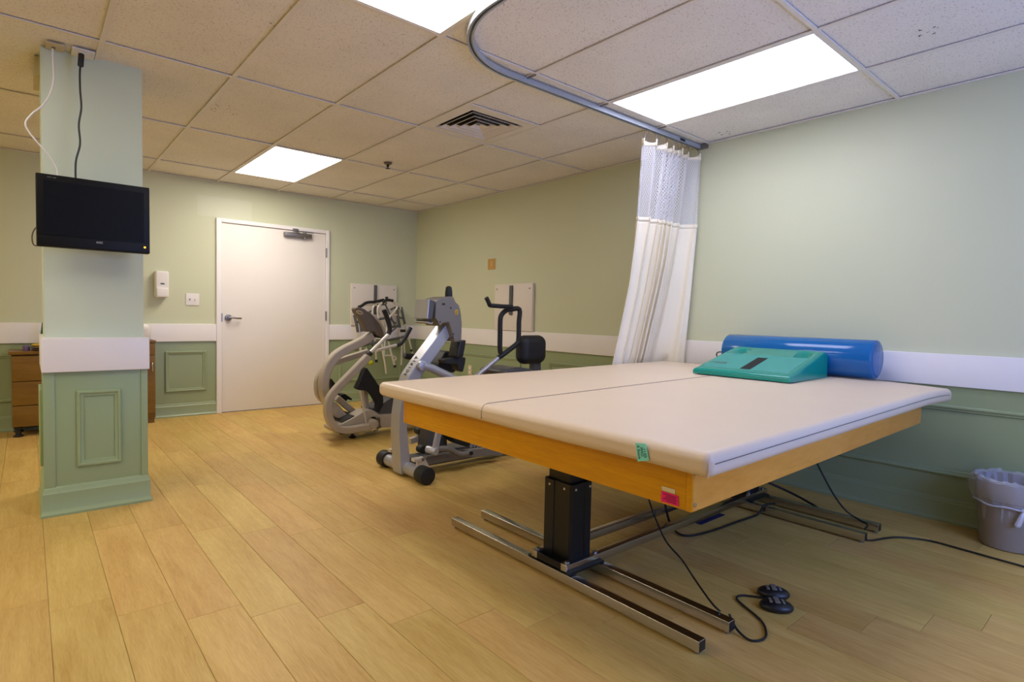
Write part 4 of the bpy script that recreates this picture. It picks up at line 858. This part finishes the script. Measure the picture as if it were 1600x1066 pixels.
obj('console_badge', B().tube([rc + Vector((0.030 * math.cos(a), 0, 0.014 * math.sin(a) - 0.006 * math.cos(a))) for a in [2 * math.pi * k / 24 for k in range(24)]], 0.003, 6, True).tube([rc + Vector((0.018 * math.cos(a), 0, 0.008 * math.sin(a) - 0.004 * math.cos(a))) for a in [2 * math.pi * k / 24 for k in range(24)]], 0.0022, 6, True), 'cream', cn)
# base fairing
base = [(1.934,4.62,0.127),(1.977,4.62,0.135),(2.033,4.62,0.144),(2.139,4.62,0.187),(2.231,4.62,0.229),(2.274,4.62,0.241),(2.317,4.62,0.239),(2.352,4.62,0.222),(2.393,4.62,0.19),(2.523,4.62,0.183),(2.74,4.62,0.162),(2.889,4.62,0.12),(2.9,4.62,0.032),(2.525,4.62,0.061),(2.407,4.62,0.066),(2.391,4.62,0.12),(2.362,4.62,0.168),(2.318,4.62,0.177),(2.289,4.62,0.147),(2.276,4.62,0.076),(2.058,4.62,0.066),(1.994,4.62,0.068),(1.939,4.62,0.103)]
base = [(x, y, max(z, 0.028)) for x, y, z in base]
obj('base_fairing', B().prism(base, 1, 4.60, 4.76, 0.012), 'beige', m1, 35)
obj('crank_cover', B().prism([(2.304,4.66,0.132),(2.338,4.66,0.173),(2.382,4.66,0.168),(2.419,4.66,0.119),(2.424,4.66,0.057),(2.304,4.66,0.062)], 1, 4.64, 4.86), 'black', m1)
obj('crank_loop', B().tube(cr([(2.339,4.575,0.173),(2.374,4.575,0.17),(2.379,4.575,0.121),(2.368,4.575,0.081),(2.349,4.575,0.059),(2.323,4.575,0.058)], 5), 0.008, 8), 'steel', m1)
obj('foot_ramp', B().prism([(2.041,4.75,0.153),(2.082,4.75,0.177),(2.148,4.75,0.202),(2.234,4.75,0.186),(2.242,4.75,0.165),(2.132,4.75,0.127),(2.061,4.75,0.119)], 1, 4.62, 4.98, 0.006), 'black', m1)
for x, y in ((2.16, 4.66), (2.16, 4.86), (3.0, 4.66), (3.0, 4.86)): obj('foot', B().lathe([(0.030, 0.0), (0.032, 0.012), (0.014, 0.016), (0.014, 0.060)], x, y, 14), 'rubber', m1)
obj('shroud', B().prism(cr([(2.331,4.7,0.237),(2.41,4.7,0.263),(2.5,4.7,0.314),(2.593,4.7,0.34),(2.707,4.7,0.323),(2.806,4.7,0.246),(2.837,4.7,0.139),(2.411,4.7,0.18)], 4, True), 1, 4.64, 4.86, 0.02), 'dshell', m1, 40)
# foot boots on posts
obj('near_boot', B().prism([(2.164,4.64,0.443),(2.204,4.64,0.519),(2.241,4.64,0.613),(2.255,4.64,0.62),(2.297,4.64,0.562),(2.342,4.64,0.5),(2.368,4.64,0.46),(2.402,4.64,0.439),(2.412,4.64,0.385),(2.419,4.64,0.319),(2.417,4.64,0.27),(2.393,4.64,0.24),(2.382,4.64,0.207),(2.358,4.64,0.225),(2.369,4.64,0.283),(2.351,4.64,0.317),(2.326,4.64,0.359),(2.291,4.64,0.401),(2.239,4.64,0.42),(2.188,4.64,0.425)], 1, 4.585, 4.665, 0.006), 'blackcloth', m1, 30)
obj('boot_edge', B().tube([(2.139,4.58,0.45),(2.159,4.58,0.481),(2.221,4.58,0.58)], 0.006, 8), 'black', m1)
obj('boot_post', B().tube([(2.198,4.6,0.437),(2.225,4.6,0.308),(2.257,4.6,0.128)], 0.011, 10), 'alu', m1)
obj('boot_post', B().sweep([(2.299,4.72,0.413),(2.312,4.72,0.318),(2.325,4.72,0.214)], 0.018, 0.020), 'beige', m1)
obj('far_boot', B().prism([(2.095,5.02,0.494),(2.119,5.02,0.461),(2.154,5.02,0.413),(2.15,5.02,0.376),(2.181,5.02,0.336),(2.224,5.02,0.346),(2.291,5.02,0.298),(2.294,5.02,0.279),(2.251,5.02,0.293),(2.234,5.02,0.27),(2.181,5.02,0.324),(2.164,5.02,0.287),(2.142,5.02,0.301),(2.111,5.02,0.362),(2.096,5.02,0.421)], 1, 4.96, 5.06, 0.004), 'blackcloth', m1, 30)
obj('drive_pulley', B().prism(cr([(2.07,4.92,0.23),(2.092,4.92,0.195),(2.118,4.92,0.151),(2.109,4.92,0.119),(2.084,4.92,0.147),(2.071,4.92,0.189)], 3, True), 1, 4.84, 4.94, 0.006), 'black', m1)
obj('far_strap', B().tube(cr([(2.004,5.0,0.36),(1.986,5.0,0.328),(1.998,5.0,0.315),(2.032,5.0,0.308)], 5), 0.012, 8), 'black', m1)

# ------------------------------------------------------------------ folded walkers hanging in front of the back-wall board
def walker(label, y, uprights, darks, grips, braces, tips, extra=()):
    a = uprights[0][0]; w_ = thing('folded_walker', label, 'walker', PX0W(y, uprights), 'folded walkers by the back wall')
    for nm_, lst, r, m in (('frame_tube', uprights, 0.0125, 'alu'), ('leg_sleeve', darks, 0.016, 'strap'), ('grip', grips, 0.018, 'rubber'), ('brace', braces, 0.010, 'strap'), ('leg_tip', tips, 0.017, 'rubber')):
        for pts in lst: obj(nm_, B().tube(cr(pts, 5) if len(pts) > 2 else pts, r, 10), m, w_)
    for nm_, b_, m in extra: obj(nm_, b_, m, w_)
    return w_
def PX0W(y, u):
    q_ = [p for l in u for p in l]; return (sum(p[0] for p in q_) / len(q_), y, min(p[2] for p in q_))
walker('folded aluminium walker nearest the room, its bent grip standing highest', 6.30,
    [[(3.354,6.3,0.354),(3.336,6.3,0.481),(3.302,6.3,0.645),(3.262,6.3,0.95),(3.231,6.3,1.102),(3.24,6.3,1.178),(3.3,6.3,1.229)], [(3.436,6.3,1.248),(3.481,6.3,1.213),(3.491,6.3,1.17),(3.45,6.3,1.111),(3.385,6.3,1.042),(3.362,6.3,0.913),(3.332,6.3,0.759),(3.321,6.3,0.587)], [(3.364,6.27,0.751),(3.409,6.27,0.596),(3.454,6.27,0.449)]],
    [[(3.209,6.3,1.016),(3.323,6.3,1.037)]],
    [[(3.295,6.3,1.217),(3.342,6.3,1.257),(3.435,6.3,1.254)], [(3.339,6.28,1.299),(3.337,6.28,1.256)]],
    [[(3.337,6.32,1.214),(3.474,6.32,0.951)], [(3.422,6.32,0.864),(3.507,6.32,0.932)]],
    [[(3.452,6.27,0.459),(3.459,6.27,0.43)]],
    [('leg_glide', B().tube(cr([(3.312,6.29,0.567),(3.345,6.29,0.577),(3.409,6.29,0.575),(3.458,6.29,0.564),(3.479,6.29,0.539),(3.471,6.29,0.517),(3.448,6.29,0.518)], 5), 0.012, 10), 'alu')])
walker('folded aluminium walker on the left of the group, with dark upper sleeves', 6.40,
    [[(3.126,6.4,1.193),(3.185,6.4,1.203),(3.247,6.4,1.197),(3.3,6.4,1.169),(3.333,6.4,1.083),(3.389,6.4,0.871),(3.396,6.4,0.851)], [(3.216,6.4,1.062),(3.215,6.4,1.148),(3.237,6.4,1.196),(3.278,6.4,1.226)], [(3.024,6.4,1.031),(3.049,6.4,0.815),(3.071,6.4,0.597)], [(3.04,6.42,0.852),(3.07,6.42,0.605)], [(3.254,6.42,0.793),(3.27,6.42,0.638),(3.282,6.42,0.512)]],
    [[(2.976,6.4,1.068),(3.003,6.4,0.965),(3.024,6.4,0.862)], [(3.024,6.4,1.003),(3.076,6.4,0.871)], [(3.053,6.4,0.692),(3.16,6.4,0.718),(3.316,6.4,0.74)]],
    [[(3.028,6.4,1.162),(3.073,6.4,1.182),(3.133,6.4,1.22),(3.226,6.4,1.232)], [(3.226,6.4,1.23),(3.299,6.4,1.246),(3.363,6.4,1.263)]],
    [[(3.165,6.42,1.099),(3.237,6.42,1.129),(3.312,6.42,1.083)], [(3.231,6.42,0.793),(3.227,6.42,0.687)]],
    [[(3.28,6.42,0.522),(3.284,6.42,0.488)]],
    [('leg_stub', B().tube([(3.12,6.38,0.673),(3.156,6.38,0.586),(3.192,6.38,0.499)], 0.0115, 10), 'alu'), ('tennis_ball', B().ell([(3.177,6.36,0.492)][0], 0.033, 0.033, 0.033, 20, 12), 'tennis')])
walker('folded aluminium walker on the right of the group, next to the room corner', 6.46,
    [[(3.697,6.46,0.959),(3.757,6.46,0.777),(3.819,6.46,0.572)], [(3.628,6.46,0.908),(3.638,6.46,0.788),(3.657,6.46,0.657),(3.654,6.46,0.436)], [(3.687,6.46,0.727),(3.703,6.46,0.565)], [(3.473,6.46,1.066),(3.561,6.46,1.077),(3.639,6.46,1.083)], [(3.536,6.46,1.243),(3.615,6.46,1.197),(3.636,6.46,1.148)]],
    [[(3.643,6.46,1.178),(3.667,6.46,1.079),(3.697,6.46,0.964)], [(3.582,6.46,1.167),(3.6,6.46,1.038),(3.628,6.46,0.918)], [(3.466,6.46,0.758),(3.587,6.46,0.78),(3.734,6.46,0.812)], [(3.491,6.46,0.923),(3.624,6.46,0.94)]],
    [[(3.623,6.45,0.877),(3.695,6.45,0.876)]],
    [[(3.504,6.48,1.145),(3.581,6.48,1.176),(3.66,6.48,1.149)], [(3.594,6.48,1.057),(3.674,6.48,1.033)], [(3.495,6.48,1.026),(3.584,6.48,0.967)]],
    [[(3.794,6.46,0.634),(3.802,6.46,0.608)], [(3.701,6.46,0.575),(3.707,6.46,0.55)]])
